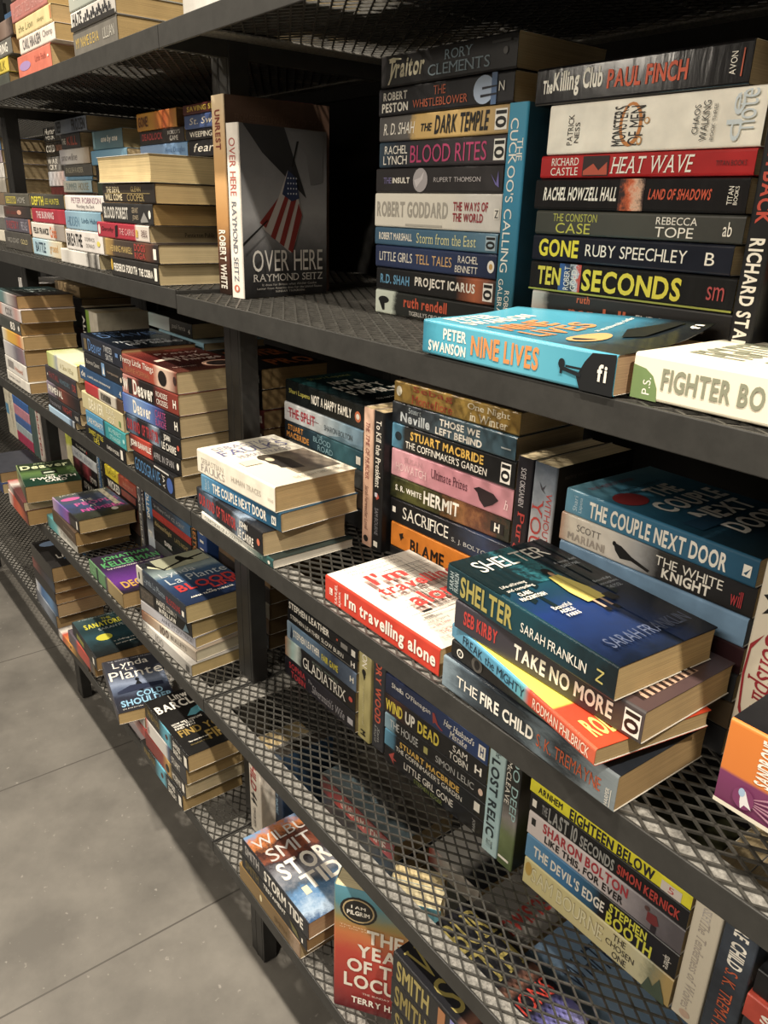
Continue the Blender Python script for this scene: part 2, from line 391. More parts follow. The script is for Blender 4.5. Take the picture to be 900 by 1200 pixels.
# ------------------------------------------------------------------ books: unit nearest, eye-level shelf
WH = 'ece6d8'; BK = '17171a'
K1 = P('1a1a1c'); K2 = P('232226'); NAVY = P('1d2a4a'); WHT = P('e9e3d4'); CRM = P('e6dcc0')
g1 = 'paperbacks on the eye-level shelf'
ph = 'the stack beside the dark gap'
stack(ph, g1, Z1, [
 ('black paperback with a pale horse picture', .275, .14, 0, .203, .13, .028, C(A([(0, 'd8e2d2'), (.16, 'cdd8c8'), (.2, '2a2d2a'), (1, '1c1d1c')], n=.06, sc=60), st=[E('15181a', .03, .13, .45, .75), G('15181a', [(.04, .5), (.07, .15), (.09, .15), (.09, .5)]), T('ruth rendell', 'd8583a', .27, .64, .42, .86, 'b'), T("TIGERLILY'S ORCHIDS", 'd8d4ca', .32, .62, .12, .3)])),
 ('black paperback with blue and white capitals', .276, .14, 0, .201, .13, .026, C(A([(0, '16171a'), (.7, '1d1c1c'), (.86, 'b8603a'), (1, '2a2826')], n=.05, sc=50), st=[T('R.D. SHAH', '5e9cc4', .04, .31, .3, .72, 'b'), T('PROJECT ICARUS', WH, .36, .85, .26, .76, 'b'), LG(.91, .07)])),
 ('dark blue paperback with orange title words', .273, .14, 0, .202, .13, .025, C(A([(0, '26345c'), (.5, '2c3c66'), (1, '1c2848')], n=.3, sc=40), st=[T('LITTLE GIRLS', WH, .04, .34, .3, .72), T('TELL TALES', 'e0b070', .37, .67, .3, .72), T('RACHEL', WH, .72, .87, .54, .84), T('BENNETT', WH, .7, .87, .14, .42), E('e8e4da', .94, .99, .25, .75), E('c89a50', .952, .978, .38, .62)])),
 ('steel blue paperback with yellow serif lettering', .271, .14, 0, .203, .13, .020, C(A([(0, '3c6280'), (.5, '426c8a'), (1, '567c92')], n=.25, sc=40), st=[T('ROBERT MARSHALL', WH, .04, .34, .3, .72, 'b'), T('Storm from the East', 'd8d69a', .38, .85, .24, .8, 's'), LG(.92, .07, '9ab0bc')])),
 ('thick white paperback with grey and red capitals', .270, .14, 0, .206, .13, .037, C(A([(0, 'e8e2d2'), (.6, 'e2dccc'), (.85, 'd0ccc4'), (1, 'c4c0b8')], n=.2, sc=50), st=[T('ROBERT GODDARD', 'a8a296', .02, .62, .3, .76, 'b'), T('THE WAYS OF', 'a03038', .66, .91, .53, .78, 'b'), T('THE WORLD', 'a03038', .66, .88, .24, .48, 'b'), R('b4b0a4', .28, .58, .06, .12), R('d8d4c8', .955, .99, .35, .62), T('Z', '202020', .96, .985, .38, .58, 'b')])),
 ('charcoal paperback with a pale disc', .271, .14, 0, .204, .13, .026, C(P('2e2b2c'), st=[T('THE', '7a72a8', .07, .14, .38, .62, 's'), T('INSULT', WH, .15, .3, .38, .62, 'bs'), E('a8a2a4', .33, .45, .02, .98), G('c8c2c4', [(.36, .2), (.41, .55), (.42, .85), (.39, .6), (.34, .5)]), T('RUPERT THOMSON', 'b4aeae', .5, .85, .42, .6), G('6a62a8', [(.92, .7), (.96, .35), (.97, .8), (.98, .2), (.955, .3)])])),
 ('dark paperback with magenta capitals', .276, .14, 0, .200, .13, .027, C(A([(0, '2c4456'), (.15, '232a34'), (.5, '282428'), (1, '3a3438')], n=.2, sc=60), st=[T('RACHEL', WH, .05, .25, .53, .85), T('LYNCH', WH, .04, .25, .12, .46), T('BLOOD RITES', 'c23a6c', .28, .87, .16, .82), LG(.92, .075)])),
 ('tan and grey paperback with black slanted title', .275, .14, 0, .202, .13, .026, C(A([(0, '4a4848'), (.25, '5e5a56'), (.32, 'd0a85e'), (.7, 'dcb468'), (1, 'a88a5a')], n=.12, sc=50), st=[T('R. D. SHAH', WH, .04, .31, .26, .72, 'i'), T('THE', '17171a', .36, .45, .3, .6, 'bi'), T('DARK TEMPLE', '17171a', .47, .87, .16, .86, 'bi'), LG(.91, .08)])),
 ('black paperback with orange capitals and blue disc', .273, .14, 0, .207, .13, .028, C(K2, st=[T('ROBERT', WH, .04, .24, .55, .85, 'b'), T('PESTON', WH, .03, .25, .12, .46, 'b'), T('THE', 'd0603a', .45, .54, .56, .86), T('WHISTLEBLOWER', 'd0603a', .29, .7, .18, .46), E('b4c8e4', .74, .88, .04, .96), R('5878a8', .86, .895, 0, 1), G('1c2030', [(.79, .25), (.9, .3), (.9, .36), (.79, .34)]), G('1c2030', [(.8, .5), (.9, .55), (.9, .6), (.8, .58)]), T('N', WH, .91, .945, .4, .7)])),
 ('black paperback with cream script and blue capitals', .276, .14, 0, .205, .13, .032, C(P('2a2829'), st=[G('e6dcb8', [(.06, .86), (.1, .9), (.17, .84), (.17, .8), (.1, .82)]), T('Traitor', 'e6dcb8', .07, .36, .26, .86, 'ib'), G('e6dcb8', [(.06, .08), (.12, .7), (.135, .7), (.075, .08)]), T('RORY', '8fa6b4', .51, .71, .56, .84, 's'), T('CLEMENTS', '8fa6b4', .39, .83, .16, .48, 's'), E('6a6868', .915, .945, .42, .62), R('3e3c3c', .84, .96, .75, .82)], f=P('242223')))])
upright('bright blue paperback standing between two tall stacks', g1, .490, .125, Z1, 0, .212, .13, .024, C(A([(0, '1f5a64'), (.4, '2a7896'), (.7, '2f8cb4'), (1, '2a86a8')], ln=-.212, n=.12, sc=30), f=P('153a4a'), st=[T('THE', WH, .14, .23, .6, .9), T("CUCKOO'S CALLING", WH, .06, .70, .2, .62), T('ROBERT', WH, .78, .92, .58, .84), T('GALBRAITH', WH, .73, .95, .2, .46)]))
GLOSS = .14
ph = 'the stack behind the turquoise book'
stack(ph, g1, Z1, [
 ('hidden plain grey paperback', .537, .125, 0, .2, .125, .026, C(P('4a4844'))),
 ('black paperback with orange lower-case lettering', .540, .125, 0, .205, .125, .026, C(A([(0, 'c8c2b8'), (.06, 'b0aaa0'), (.1, '282624'), (1, '1e1d1d')], n=.05), st=[T('ruth', 'd06038', .26, .33, .72, .98, 'b'), T('rendell', 'd06038', .22, .52, .12, .64, 'b'), T('END IN TEARS', 'cac4ba', .57, .88, .3, .6)])),
 ('black paperback with thick yellow capitals', .535, .125, 0, .205, .125, .026, C(P('1a1a1a', GLOSS), st=[R(A([(0, '2a5a9a'), (.2, '2a5a9a'), (.23, '1c2430'), (.26, 'c8d0d8'), (.28, 'd04a3a'), (1, '3a78b0')], ln=.205, n=.09, sc=140), .17, .29, .02, .98), T('TEN', 'd8c838', .045, .18, .2, .84, 'b'), T('SECONDS', 'e0d030', .3, .78, .14, .86, 'b'), T('ROBERT', WH, .2, .23, .1, .9, 'w'), T('GOLD', WH, .24, .27, .1, .8, 'w'), T('sm', 'b04040', .89, .96, .3, .7), R('9aa03a', .0, 1., 0, .06)])),
 ('dark navy paperback with yellow and white capitals', .535, .125, 0, .198, .125, .023, C(P('191d2a', .25), st=[T('GONE', 'e6d628', .04, .27, .18, .86, 'b'), T('RUBY SPEECHLEY', WH, .31, .81, .3, .74), T('B', WH, .89, .93, .3, .72, 's')])),
 ('grey-green paperback with yellow-green capitals', .536, .125, 0, .202, .125, .021, C(A([(0, '3a3c34'), (.5, '45463e'), (1, '34342f')], n=.3, sc=50), st=[T('THE CONISTON', 'b4b448', .1, .34, .56, .88), T('CASE', 'c0be40', .12, .31, .08, .5), T('REBECCA', WH, .63, .81, .58, .86), T('TOPE', WH, .63, .8, .12, .5), T('ab', WH, .92, .955, .25, .75)])),
 ('creased black paperback with white and red capitals', .532, .125, 0, .204, .125, .026, C(P('191718', GLOSS), st=[R(A([(0, '2a1210'), (.46, '2a1210'), (.5, 'd85a28'), (.53, 'e0b090'), (.57, '2a1210'), (1, '2a1210')], ln=.204, n=.09, sc=140), .45, .57, .02, .98), T('RACHEL HOWZELL HALL', WH, .05, .44, .3, .74, 'bi'), T('LAND OF SHADOWS', 'd04a2a', .59, .86, .36, .68, 'bi'), T('TITAN', WH, .925, .945, .25, .75, 'w'), T('BOOKS', WH, .95, .965, .25, .75, 'w')])),
 ('red paperback with a small dark picture', .536, .125, 0, .201, .125, .019, C(P('b81c1e', .28), st=[T('RICHARD', WH, .06, .21, .55, .88, 's'), T('CASTLE', WH, .06, .21, .12, .46, 's'), R('2a1414', .235, .37, .08, .92), G('c04a30', [(.24, .3), (.29, .6), (.32, .3), (.36, .65), (.365, .12), (.24, .12)]), T('HEAT WAVE', WH, .38, .76, .16, .84, 'is'), T('TITAN BOOKS', '4a0c0e', .85, .97, .38, .58)])),
 ('thick white paperback with an orange ring', .541, .125, 0, .197, .125, .040, C(P('e8e2d2', .3), st=[T('PATRICK', '3a3632', .11, .14, .18, .78, 'w'), T('NESS', '3a3632', .15, .175, .22, .62, 'w'), E('c87830', .38, .49, .1, .92), E('e8e2d2', .395, .475, .18, .86), T('MONSTERS', '201c1a', .35, .42, .12, .86, 'w'), T('OF MEN', '201c1a', .43, .5, .12, .84, 'w'), E('c88a40', .5, .525, .5, .62), E('e8e2d2', .505, .52, .52, .6), E('c88a40', .475, .5, .12, .28), E('e8e2d2', .48, .495, .15, .25), T('CHAOS', '3a3632', .72, .745, .26, .76, 'w'), T('WALKING', '3a3632', .755, .785, .14, .82, 'w'), T('BOOK THREE', '5a5650', .8, .815, .14, .76, 'w'), T('de', 'c4d0d6', .86, .92, .1, .9, 'w'), T('note', 'c4d0d6', .9, .97, .3, .95, 'w')])),
 ('black paperback with white and red condensed title', .522, .125, 0, .199, .125, .030, C(P('171618', GLOSS), st=[T('The', WH, .04, .095, .3, .66, 'b'), T('Killing Club', WH, .1, .36, .18, .86, 'b'), T('PAUL FINCH', 'd8502c', .385, .75, .26, .74, 'b'), T('AVON', WH, .92, .945, .25, .75, 'w'), R('c8502c', .965, .97, .2, .8)]))])
upright('thin black paperback standing beyond the stack behind the turquoise book', g1, .743, .12, Z1, 0, .20, .11, .019, C(K1, st=[T('PAYBACK', 'cc4430', .12, .42, .22, .82, 'b'), T('RICHARD STARK', WH, .47, .9, .2, .8, 'b')]))
ph = 'the stack beyond the thin black upright'
stack(ph, g1, Z1, [(d, .768, .135, 0, .2, .12, t, C(P(c))) for d, t, c in (('grey paperback', .03, '8a8c94'), ('slate paperback', .012, '5a6470'), ('pale green-white paperback', .034, 'd0d4c4'), ('orange-red paperback', .03, 'b4492c'), ('dark paperback', .03, '2c2a28'))])
book('paperback_book', 'turquoise paperback with a curled cover lying at the shelf edge', g1, (.531, -.002, Z1+.0015), (0, 0, 0), .203, .118, .029,
 C(A([(0, '2f7f9a'), (.1, '45a8c4'), (.55, '5ab4cc'), (1, '3f98b4')], n=.1, sc=30, rough=.25), curl=.014, pg='b8936a',
   f=A([(0, '4fb0ca'), (.45, '3d9ab8'), (.72, '2f6f8a'), (.86, '20282e'), (1, '181a1c')], n=.12, sc=22, rough=.22),
   st=[T('PETER', WH, .13, .27, .52, .84, 'b'), T('SWANSON', WH, .04, .27, .12, .44, 'b'), T('NINE LIVES', 'e08a48', .3, .66, .22, .82, 'b'),
       G('1a1c1e', [(.86, 0), (.84, .3), (.87, .7), (.9, .95), (1, 1), (1, 0)]), E('1a2024', .755, .785, .42, .68), R('1a2024', .765, .775, .3, .5), G('1a2024', [(.77, .5), (.86, .4), (.86, .3), (.77, .4)]), R('1a2024', .79, .86, .48, .54), T('fi', WH, .93, .97, .3, .72, 'b')],
   ft=[T('PETER', WH, .12, .56, .86, .96, 'b'), T('SWANSON', WH, .08, .74, .74, .84, 'b'), T('NINE', 'd88a50', .12, .62, .55, .7, 'b'), T('LIVES', 'd88a50', .12, .72, .4, .53, 'b'), E('d8a060', .15, .55, .22, .34), E('20282e', .2, .5, .24, .32), T('an unputdownable thriller', WH, .55, .95, .32, .36), G('14181a', [(.5, .2), (.7, .26), (.95, .14), (.95, .1), (.6, .14)]), T('fi', WH, .86, .94, .02, .06, 'b')]))
book('paperback_book', 'cream paperback with grey-green capitals lying at the shelf edge', g1, (.7385, .012, Z1+.0015), (0, 0, 0), .2, .128, .031,
 C(A([(0, 'efe6cc'), (1, 'ece2c6')], n=.2, sc=30, rough=.3), st=[G('6f8a52', [(0, 0), (.105, 0), (.1, .3), (.08, .55), (.05, .68), (0, .74)]), T('P.S.', WH, .045, .075, .12, .5, 'w'), T('FIGHTER BOYS', '8a8c74', .115, .55, .28, .76, 'b')],
   ft=[T('FIGHTER', '8a8c74', .25, .9, .7, .9, 'b'), T('BOYS', '8a8c74', .3, .85, .45, .65, 'b')]))
upright('tall brown paperback standing behind the white-spined flag book', g1, .0065, .064, Z1, 0, .25, .165, .034, C(A([(0, '2a1a14'), (.22, '5a3226'), (.4, 'c08a4e'), (.7, 'e2b070'), (1, 'e0c8a0')], ln=-.25, n=.06, sc=30), f=P('503a2e'), st=[T('UNREST', '8a3a2c', .07, .26, .28, .72, 'b'), T('ROBERT WHITE', WH, .66, .97, .22, .78, 'b')], ft=[T('FROM BEST SELLING AUTHOR OF THE ESL', '5a4234', .1, .95, .88, .915)]))
upright('white-spined paperback with a flag on its grey cover', g1, .0625, .055, Z1, 7, .214, .147, .0265, C(P('e8e0d4'), pg='cbb48a', f=A([(0, '1e1e1f'), (.22, '48484a'), (.5, 'a0a0a2'), (.75, '7c7c7f'), (1, '646466')], ln=-.214, n=.16, sc=9),
  st=[T('OVER HERE', 'c0574c', .08, .40, .24, .74), T('RAYMOND SEITZ', '5c6472', .43, .9, .3, .68, 's'), E('c86a50', .92, .965, .25, .72), E('e8e0d4', .93, .955, .42, .6)],
  ft=[G('2a2a2c', [(.05, 1), (.5, 1), (.75, .6), (.55, .7), (.25, .85)]), G('6a6a6c', [(.55, .98), (.95, 1), (.95, .7), (.8, .68), (.75, .85)]),
      G('191919', [(.64, .93), (.665, .93), (.56, .72), (.55, .72)]), G('2c2c34', [(.55, .78), (.585, .78), (.6, .6), (.56, .6)]),
      G('b8b0aa', [(.53, .76), (.62, .68), (.69, .5), (.62, .35), (.55, .27), (.25, .41), (.2, .45), (.42, .6)]),
      G('8c2f2a', [(.42, .6), (.47, .66), (.27, .42), (.2, .45)]), G('8c2f2a', [(.5, .62), (.55, .62), (.37, .35), (.32, .37)]), G('8c2f2a', [(.58, .62), (.63, .6), (.47, .31), (.42, .33)]), G('8c2f2a', [(.65, .57), (.69, .5), (.57, .27), (.52, .29)]),
      G('2f3a5c', [(.53, .76), (.62, .72), (.66, .6), (.57, .58), (.46, .62)]), *[E('c8ccd4', x, x+.014, y, y+.01) for x in (.52, .55, .58, .61) for y in (.62, .65, .68, .71)],
      G('141414', [(0, .33), (.28, .47), (.28, .46), (0, .31)]), T('OVER HERE', 'dcd8d0', .1, .93, .16, .29), T('RAYMOND SEITZ', 'c8c4bc', .1, .93, .1, .145, 's'), T('It does for Britain what Alistair Cooke', 'b4b0a8', .2, .85, .072, .086), T('Letter from America does for the United States', 'b4b0a8', .14, .92, .05, .064), T('SUNDAY TELEGRAPH', 'b4b0a8', .35, .7, .03, .042)]))
ph = 'the stack behind the flag book'
stack(ph, g1, Z1+.006, [('brown-paged paperback', -.235-.2+dx, .295, 0, .2, .12, t, C(P(c), pg='8a6c46')) for dx, t, c in ((0, .028, '3a342e'), (-.004, .026, '4a4034'), (.002, .03, '2c2a28'), (-.006, .025, '50443a'), (-.002, .03, '342e2a'), (.004, .035, '2e2a26'), (0, .028, '3c3630'), (.003, .026, '2a2826'))])

# ------------------------------------------------------------------ nearest unit, second shelf from the top of the view
g2 = 'paperbacks on the middle shelf'
ph = 'the cream-topped pile beside the post'
stack(ph, g2, Z2, [
 ('thin white-spined paperback with grey lettering', .041, 0, 0, .21, .13, .0135, C(A([(0, 'ece8dc'), (.72, 'e0e0d4'), (.84, '3a6a64'), (1, '1f4a4c')], n=.05, ln=.21), f=P('22302f'), b=P('1c2424'), pg='dcd6c6', st=[T('CONFESSIONS OF A COUNTRY', '9a9a92', .05, .6, .3, .72, 's'), T('QUEENS GAME', '9ab8b0', .68, .88, .3, .7), E(WH, .94, .97, .3, .7)], ft=[T('QUEEN', '5a6464', .2, .8, .1, .25, 's')])),
 ('black paperback with red and white lettering', .024, .002, -2, .211, .13, .034, C(A([(0, '1b1b1f'), (.25, '5a7088'), (.33, '1d1d22'), (.55, '26262c'), (.7, '8a9cb0'), (.78, '1b1b1f'), (1, '19191c')], n=.14, sc=55, ln=.211), st=[T('OUR KIND', 'c23c3a', .04, .3, .26, .8, 'b'), T('OF TRAITOR', 'c23c3a', .33, .63, .26, .8, 'b'), T('JOHN', WH, .68, .8, .54, .88, 'b'), T('LE CARRE', WH, .66, .88, .1, .48, 'b'), E('d86a4a', .93, .97, .35, .65)])),
 ('blue paperback with white capitals', .047, 0, 4, .203, .13, .027, C(A([(0, '5c94b8'), (.3, '2f74a4'), (.6, '2a6a96'), (1, '1d4c68')], n=.16, sc=40), pg='c8ac78', st=[T('Shari', 'b8d0dc', .05, .08, .2, .8, 'w'), T('Lapena', 'b8d0dc', .09, .12, .2, .8, 'w'), T('THE COUPLE NEXT DOOR', WH, .16, .84, .22, .78, 'b'), R(WH, .9, .95, .25, .7), T('N', '1d4c68', .91, .94, .32, .62, 'b')])),
 ('thick cream paperback with a sepia picture on top', .038, 0, 2.5, .207, .132, .036, C(P('ece4d0', .4), pg='c4a46c', f=A([(0, 'ece6d4'), (.42, 'e8e0ca'), (1, 'ddd2ba')], n=.08, sc=16),
   st=[T('SEBASTIAN', 'bcb2a4', .06, .37, .5, .72, 's'), T('FAULKS', 'a89e98', .05, .38, .16, .46, 's'), T('HUMAN TRACES', 'b8aea0', .47, .84, .36, .58, 's'), T('VINTAGE', 'b8aea0', .92, .985, .36, .48)],
   ft=[T('SEBASTIAN', '8a86a0', .1, .9, .86, .93, 's'), T('FAULKS', '6a6a98', .08, .92, .72, .84, 's'), T('HUMAN TRACES', '9a94a0', .2, .85, .62, .68, 's'),
       R(A([(0, 'd8cbb0'), (.4, 'a09078'), (.75, '5c5044'), (1, '8a7a66')], ax='y', ln=.13, n=.3, sc=25), .42, .96, .14, .58), G('3a342f', [(.36, .42), (.38, .58), (.46, .6), (.55, .55), (.62, .42), (.6, .22), (.46, .24), (.42, .3)]), E('4a4238', .34, .5, .47, .6), E('cdbb9a', .38, .47, .44, .52), G('2f2a27', [(.4, .42), (.5, .42), (.52, .24), (.38, .3)]), R('d6cbb4', .1, .3, .44, .54), T('THE SUNDAY TIMES BESTSELLER', 'a09684', .3, .95, .05, .09)]))])
ph = 'the stack behind the cream-topped pile'
stack(ph, g2, Z2, [
 ('hidden dark paperback', .008, .172, 0, .208, .125, .032, C(P('2a2c30'))), ('hidden brown paperback', .006, .172, 0, .206, .125, .03, C(P('4a3c30'))), ('hidden grey paperback', .01, .172, 0, .205, .125, .03, C(P('5a5a58'))),
 ('dark teal paperback with orange and blue capitals', .002, .17, 0, .212, .13, .030, C(A([(0, '22262c'), (.45, '28404c'), (.8, '3c6a74'), (1, '2c4c58')], n=.2, sc=40), st=[T('STUART', 'e0913a', .05, .26, .56, .88, 'b'), T('MACBRIDE', 'e0913a', .03, .34, .14, .48, 'b'), T('THE', '8ab4c0', .45, .52, .8, .94), T('BLOOD', '8ab4c0', .4, .62, .5, .78), T('ROAD', '8ab4c0', .46, .65, .12, .42), R(WH, .93, .98, .3, .7)])),
 ('pale grey paperback with red struck-through title', .002, .17, 0, .212, .13, .031, C(A([(0, 'd8d8d8'), (.5, 'b4bcc0'), (.8, '7c98a8'), (1, '6a8aa0')], n=.16, sc=36), st=[T('THE SPLIT', 'b83440', .06, .42, .26, .78, 'b'), R('8a2a34', .04, .47, .5, .53), T('SHARON BOLTON', '44525c', .54, .88, .3, .58), G('5a7888', [(.6, .1), (.75, .3), (.85, .15), (1, .25), (1, .05), (.6, .05)])])),
 ('black paperback with a teal wooded cover', .007, .17, 0, .208, .132, .036, C(P('151a1a', .25), f=A([(0, '1d4a4a'), (.35, '123032'), (.7, '0e1c1e'), (1, '101414')], n=.5, sc=30, rough=.25), st=[T('Shari Lapena', 'c0b84a', .05, .34, .4, .66), T('NOT A HAPPY FAMILY', WH, .36, .86, .3, .72, 'b'), E('d0683a', .9, .97, .25, .7), E(WH, .915, .955, .36, .6)], ft=[T('Shari Lapena', 'a8a848', .2, .8, .84, .92), T('NOT A', WH, .3, .75, .62, .74, 'b'), T('HAPPY', WH, .2, .85, .44, .57, 'b'), T('FAMILY', WH, .2, .9, .27, .4, 'b'), T('the no 1 bestseller', WH, .3, .8, .1, .14)]))])
upright('thin pink-spined paperback standing beside a black thin one', g2, .2455, .147, Z2, 0, .197, .125, .021, C(A([(0, 'c89a80'), (1, 'dab094')], ln=-.197, n=.1), st=[T('THE TIME OF MURDER', '8a3c34', .1, .5, .3, .7, 'is'), T('Sarah Fairweather Lovell', '6a3a34', .55, .88, .34, .68, 'is'), E('201c1c', .92, .97, .25, .75)]))
upright('thin black paperback with white italic title, standing', g2, .2680, .147, Z2, 0, .197, .125, .0215, C(K1, st=[T('To Kill the President', WH, .06, .53, .3, .78, 's'), G('b84a3c', [(.58, .3), (.62, .5), (.6, .75), (.57, .6)]), R('c8c4d0', .57, .6, .3, .55), T('SAM BOURNE', '7c7a80', .68, .88, .34, .7), R(WH, .93, .97, .3, .7)]))
ph = 'the stack behind the scratchy book'
stack(ph, g2, Z2, [
 ('hidden black paperback', .295, .16, 2.5, .205, .125, .012, C(K1)),
 ('orange paperback with black capitals', .296, .16, 2.5, .206, .125, .036, C(P('dd7a20'), st=[T('BLAME', '241a14', .19, .5, .1, .62, 'b'), G('241a14', [(.08, .62), (.1, .36), (.11, .48), (.13, .55), (.115, .6), (.12, .72)]), R('241a14', .55, .9, 0, .3)])),
 ('black paperback with white serif capitals', .293, .16, 2.5, .209, .125, .034, C(A([(0, '151518'), (.6, '18181e'), (.85, '2a3a5c'), (1, '161a26')], n=.15), st=[R(WH, .02, .05, .42, .66), T('SACRIFICE', WH, .12, .53, .3, .8, 's'), T('S. J. BOLTON', 'c0c0bc', .56, .88, .24, .46, 's')])),
 ('dark leafy paperback with white capitals', .291, .16, 4, .205, .125, .031, C(A([(0, '1c2010'), (.25, '5a5a2a'), (.45, '2a2410'), (.65, 'a0683a'), (.8, '6a3a24'), (1, '20281a')], n=.35, sc=60), st=[T('S. R. WHITE', WH, .05, .29, .4, .66, 'b'), T('HERMIT', WH, .31, .61, .26, .84, 'b'), R('141414', .86, .96, .25, .7), T('H', WH, .89, .93, .3, .66, 'b')])),
 ('pink paperback with a small black dress picture', .292, .16, 3, .208, .125, .038, C(A([(0, 'd89aa4'), (.5, 'c8828e'), (1, 'c0808a')], n=.3, sc=25), st=[T('SUSAN', 'c08a90', .12, .28, .62, .8, 's'), T('HOWATCH', 'ecc4c4', .04, .32, .26, .54, 's'), T('Ultimate Prizes', '5c2c3a', .36, .66, .42, .74, 's'), G('2a1c20', [(.71, .62), (.75, .72), (.86, .66), (.9, .5), (.86, .3), (.8, .12), (.76, .3), (.74, .52)]), T('h', 'e8c8c8', .94, .97, .3, .6, 'is')])),
 ('black paperback with yellow and white capitals', .291, .16, 2.5, .21, .125, .034, C(A([(0, '5a98b8'), (.09, '3a6a84'), (.12, '17181a'), (1, '151618')], n=.03, sc=50), st=[E('1a2a34', .03, .09, .35, .7), T('STUART MACBRIDE', 'e0b048', .17, .77, .52, .86, 'b'), T("THE COFFINMAKER'S GARDEN", WH, .13, .8, .16, .44), LG(.9, .07)])),
 ('slate blue paperback with white capitals', .290, .16, 2, .21, .125, .028, C(A([(0, '24282e'), (.35, '333c44'), (.6, '4a626e'), (1, '34505e')], n=.3, sc=40), st=[T('Stuart', 'b4c0c4', .15, .26, .64, .9), T('Neville', 'c4ccd0', .08, .34, .14, .62, 'b'), T('THOSE WE', WH, .42, .74, .52, .84, 'b'), T('LEFT BEHIND', WH, .39, .76, .1, .42, 'b'), R('a8b0b0', .9, .97, .4, .46)])),
 ('gold paperback with red and white serif lettering', .293, .16, 3, .207, .125, .027, C(A([(0, '8a6c2c'), (.5, 'a07c34'), (.55, '6c5222'), (.62, 'a88638'), (1, '9a7830')], n=.15, sc=30), f=P('33291c'), st=[E('d8d0b8', .02, .07, .3, .8), T('Sebag', 'a03a28', .17, .5, .6, .95, 's'), T('Montefiore', 'b0402c', .16, .5, .1, .52, 's'), T('One Night', 'e8e0c4', .62, .93, .52, .88, 's'), T('in Winter', 'e8e0c4', .64, .92, .1, .48, 's')]))])
upright('black-spined paperback with red title, standing', g2, .5175, .152, Z2, 0, .2, .125, .0225, C(P('1f1d24'), st=[T('SOFI OKSANEN', 'b8b4b8', .06, .28, .3, .62, 's'), T('Purge', 'c23a34', .31, .62, .2, .78, 's')], pg='d4bf92'))
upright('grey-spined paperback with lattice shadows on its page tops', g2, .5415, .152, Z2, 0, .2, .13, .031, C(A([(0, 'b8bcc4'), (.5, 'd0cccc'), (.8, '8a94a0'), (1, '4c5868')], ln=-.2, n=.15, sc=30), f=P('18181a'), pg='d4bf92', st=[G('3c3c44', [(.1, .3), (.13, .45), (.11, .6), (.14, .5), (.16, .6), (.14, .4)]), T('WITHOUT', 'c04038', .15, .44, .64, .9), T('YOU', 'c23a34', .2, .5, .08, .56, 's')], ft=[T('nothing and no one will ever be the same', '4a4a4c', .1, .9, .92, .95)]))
ph = 'the stack behind the yellow-coat pile'
stack(ph, g2, Z2, [
 ('hidden plain dark paperback', .604, .132, 0, .198, .12, .028, C(P('25262a'))), ('hidden plain tan paperback', .607, .132, 0, .196, .12, .027, C(P('5a4a36'))), ('hidden plain grey paperback', .603, .132, 0, .198, .12, .028, C(P('3c3e42'))), ('hidden plain maroon paperback', .605, .132, 0, .197, .12, .027, C(P('3a2024'))),
 ('light blue-spined paperback', .603, .13, 0, .198, .12, .028, C(P('6f92b4'), f=P('34404e'), pg='6a7480')),
 ('pale paperback with a walking man', .601, .13, 0, .202, .125, .030, C(A([(0, 'b48a70'), (.06, 'd8ccb8'), (.3, 'd4ccc0'), (.45, 'a8a8a8'), (.56, '2a2828'), (1, '1d1c1c')], n=.05, sc=50), st=[T('SCOTT', '6a6460', .1, .24, .52, .76), T('MARIANI', 'a89c90', .05, .27, .14, .42, 'b'), E('1a1818', .31, .33, .54, .7), G('1a1818', [(.315, .66), (.36, .62), (.42, .4), (.52, .2), (.51, .12), (.42, .26), (.36, .2), (.33, .4)]), T('THE WHITE', WH, .54, .86, .5, .8), T('KNIGHT', WH, .58, .81, .14, .48, 'b'), T('will', 'c0383c', .9, .95, .2, .7)])),
 ('blue paperback with white block capitals', .604, .13, -2, .199, .13, .026, C(A([(0, '5e96b0'), (.3, '34769a'), (.6, '2a668a'), (1, '1c4c68')], n=.12, sc=40), f=A([(0, '5e92a4'), (.25, '2f6c88'), (.55, '1d4c66'), (.8, '16303e'), (1, '132228')], n=.25, sc=16), st=[T('Shari', 'b8d0dc', .05, .075, .2, .8, 'w'), T('Lapena', 'b8d0dc', .085, .11, .2, .8, 'w'), T('THE COUPLE NEXT DOOR', WH, .15, .87, .16, .8, 'b'), R(WH, .94, .975, .3, .7), G('1c4c68', [(.945, .4), (.957, .35), (.972, .62), (.957, .48)])],
   ft=[T('THE NO 1 MILLION COPY BESTSELLER', '8a2c2c', .1, .6, .9, .93), T('People are capable of', '1a2a34', .25, .75, .8, .84), T('almost anything', '1a2a34', .3, .7, .75, .79), E('8a2a2c', .05, .33, .64, .8), T('THE', 'dad6cc', .42, .72, .66, .78, 'b'), T('COUPLE', 'dad6cc', .2, .92, .5, .63, 'b'), T('NEXT', 'dad6cc', .3, .88, .34, .47, 'b'), T('DOOR', 'dad6cc', .3, .9, .18, .31, 'b'), R('1a3c54', .1, .4, .3, .4)]))])
upright('white paperback with red ornate script, standing at the frame edge', g2, .812, .112, Z2, 0, .2, .11, .038, C(A([(0, 'e6dcc6'), (1, 'dcd2bc')], ln=-.2, n=.1), st=[G('1a1a1a', [(.1, .5), (.14, .95), (.16, .6), (.19, .9), (.2, .55), (.24, .7), (.2, .35), (.22, .15), (.17, .3), (.14, .1)]), T('Conspiracy', 'a82430', .28, .78, .16, .84, 'is'), G('a82430', [(.3, .3), (.36, .06), (.5, .03), (.66, .1), (.74, .3), (.64, .14), (.5, .08), (.38, .1)])]))
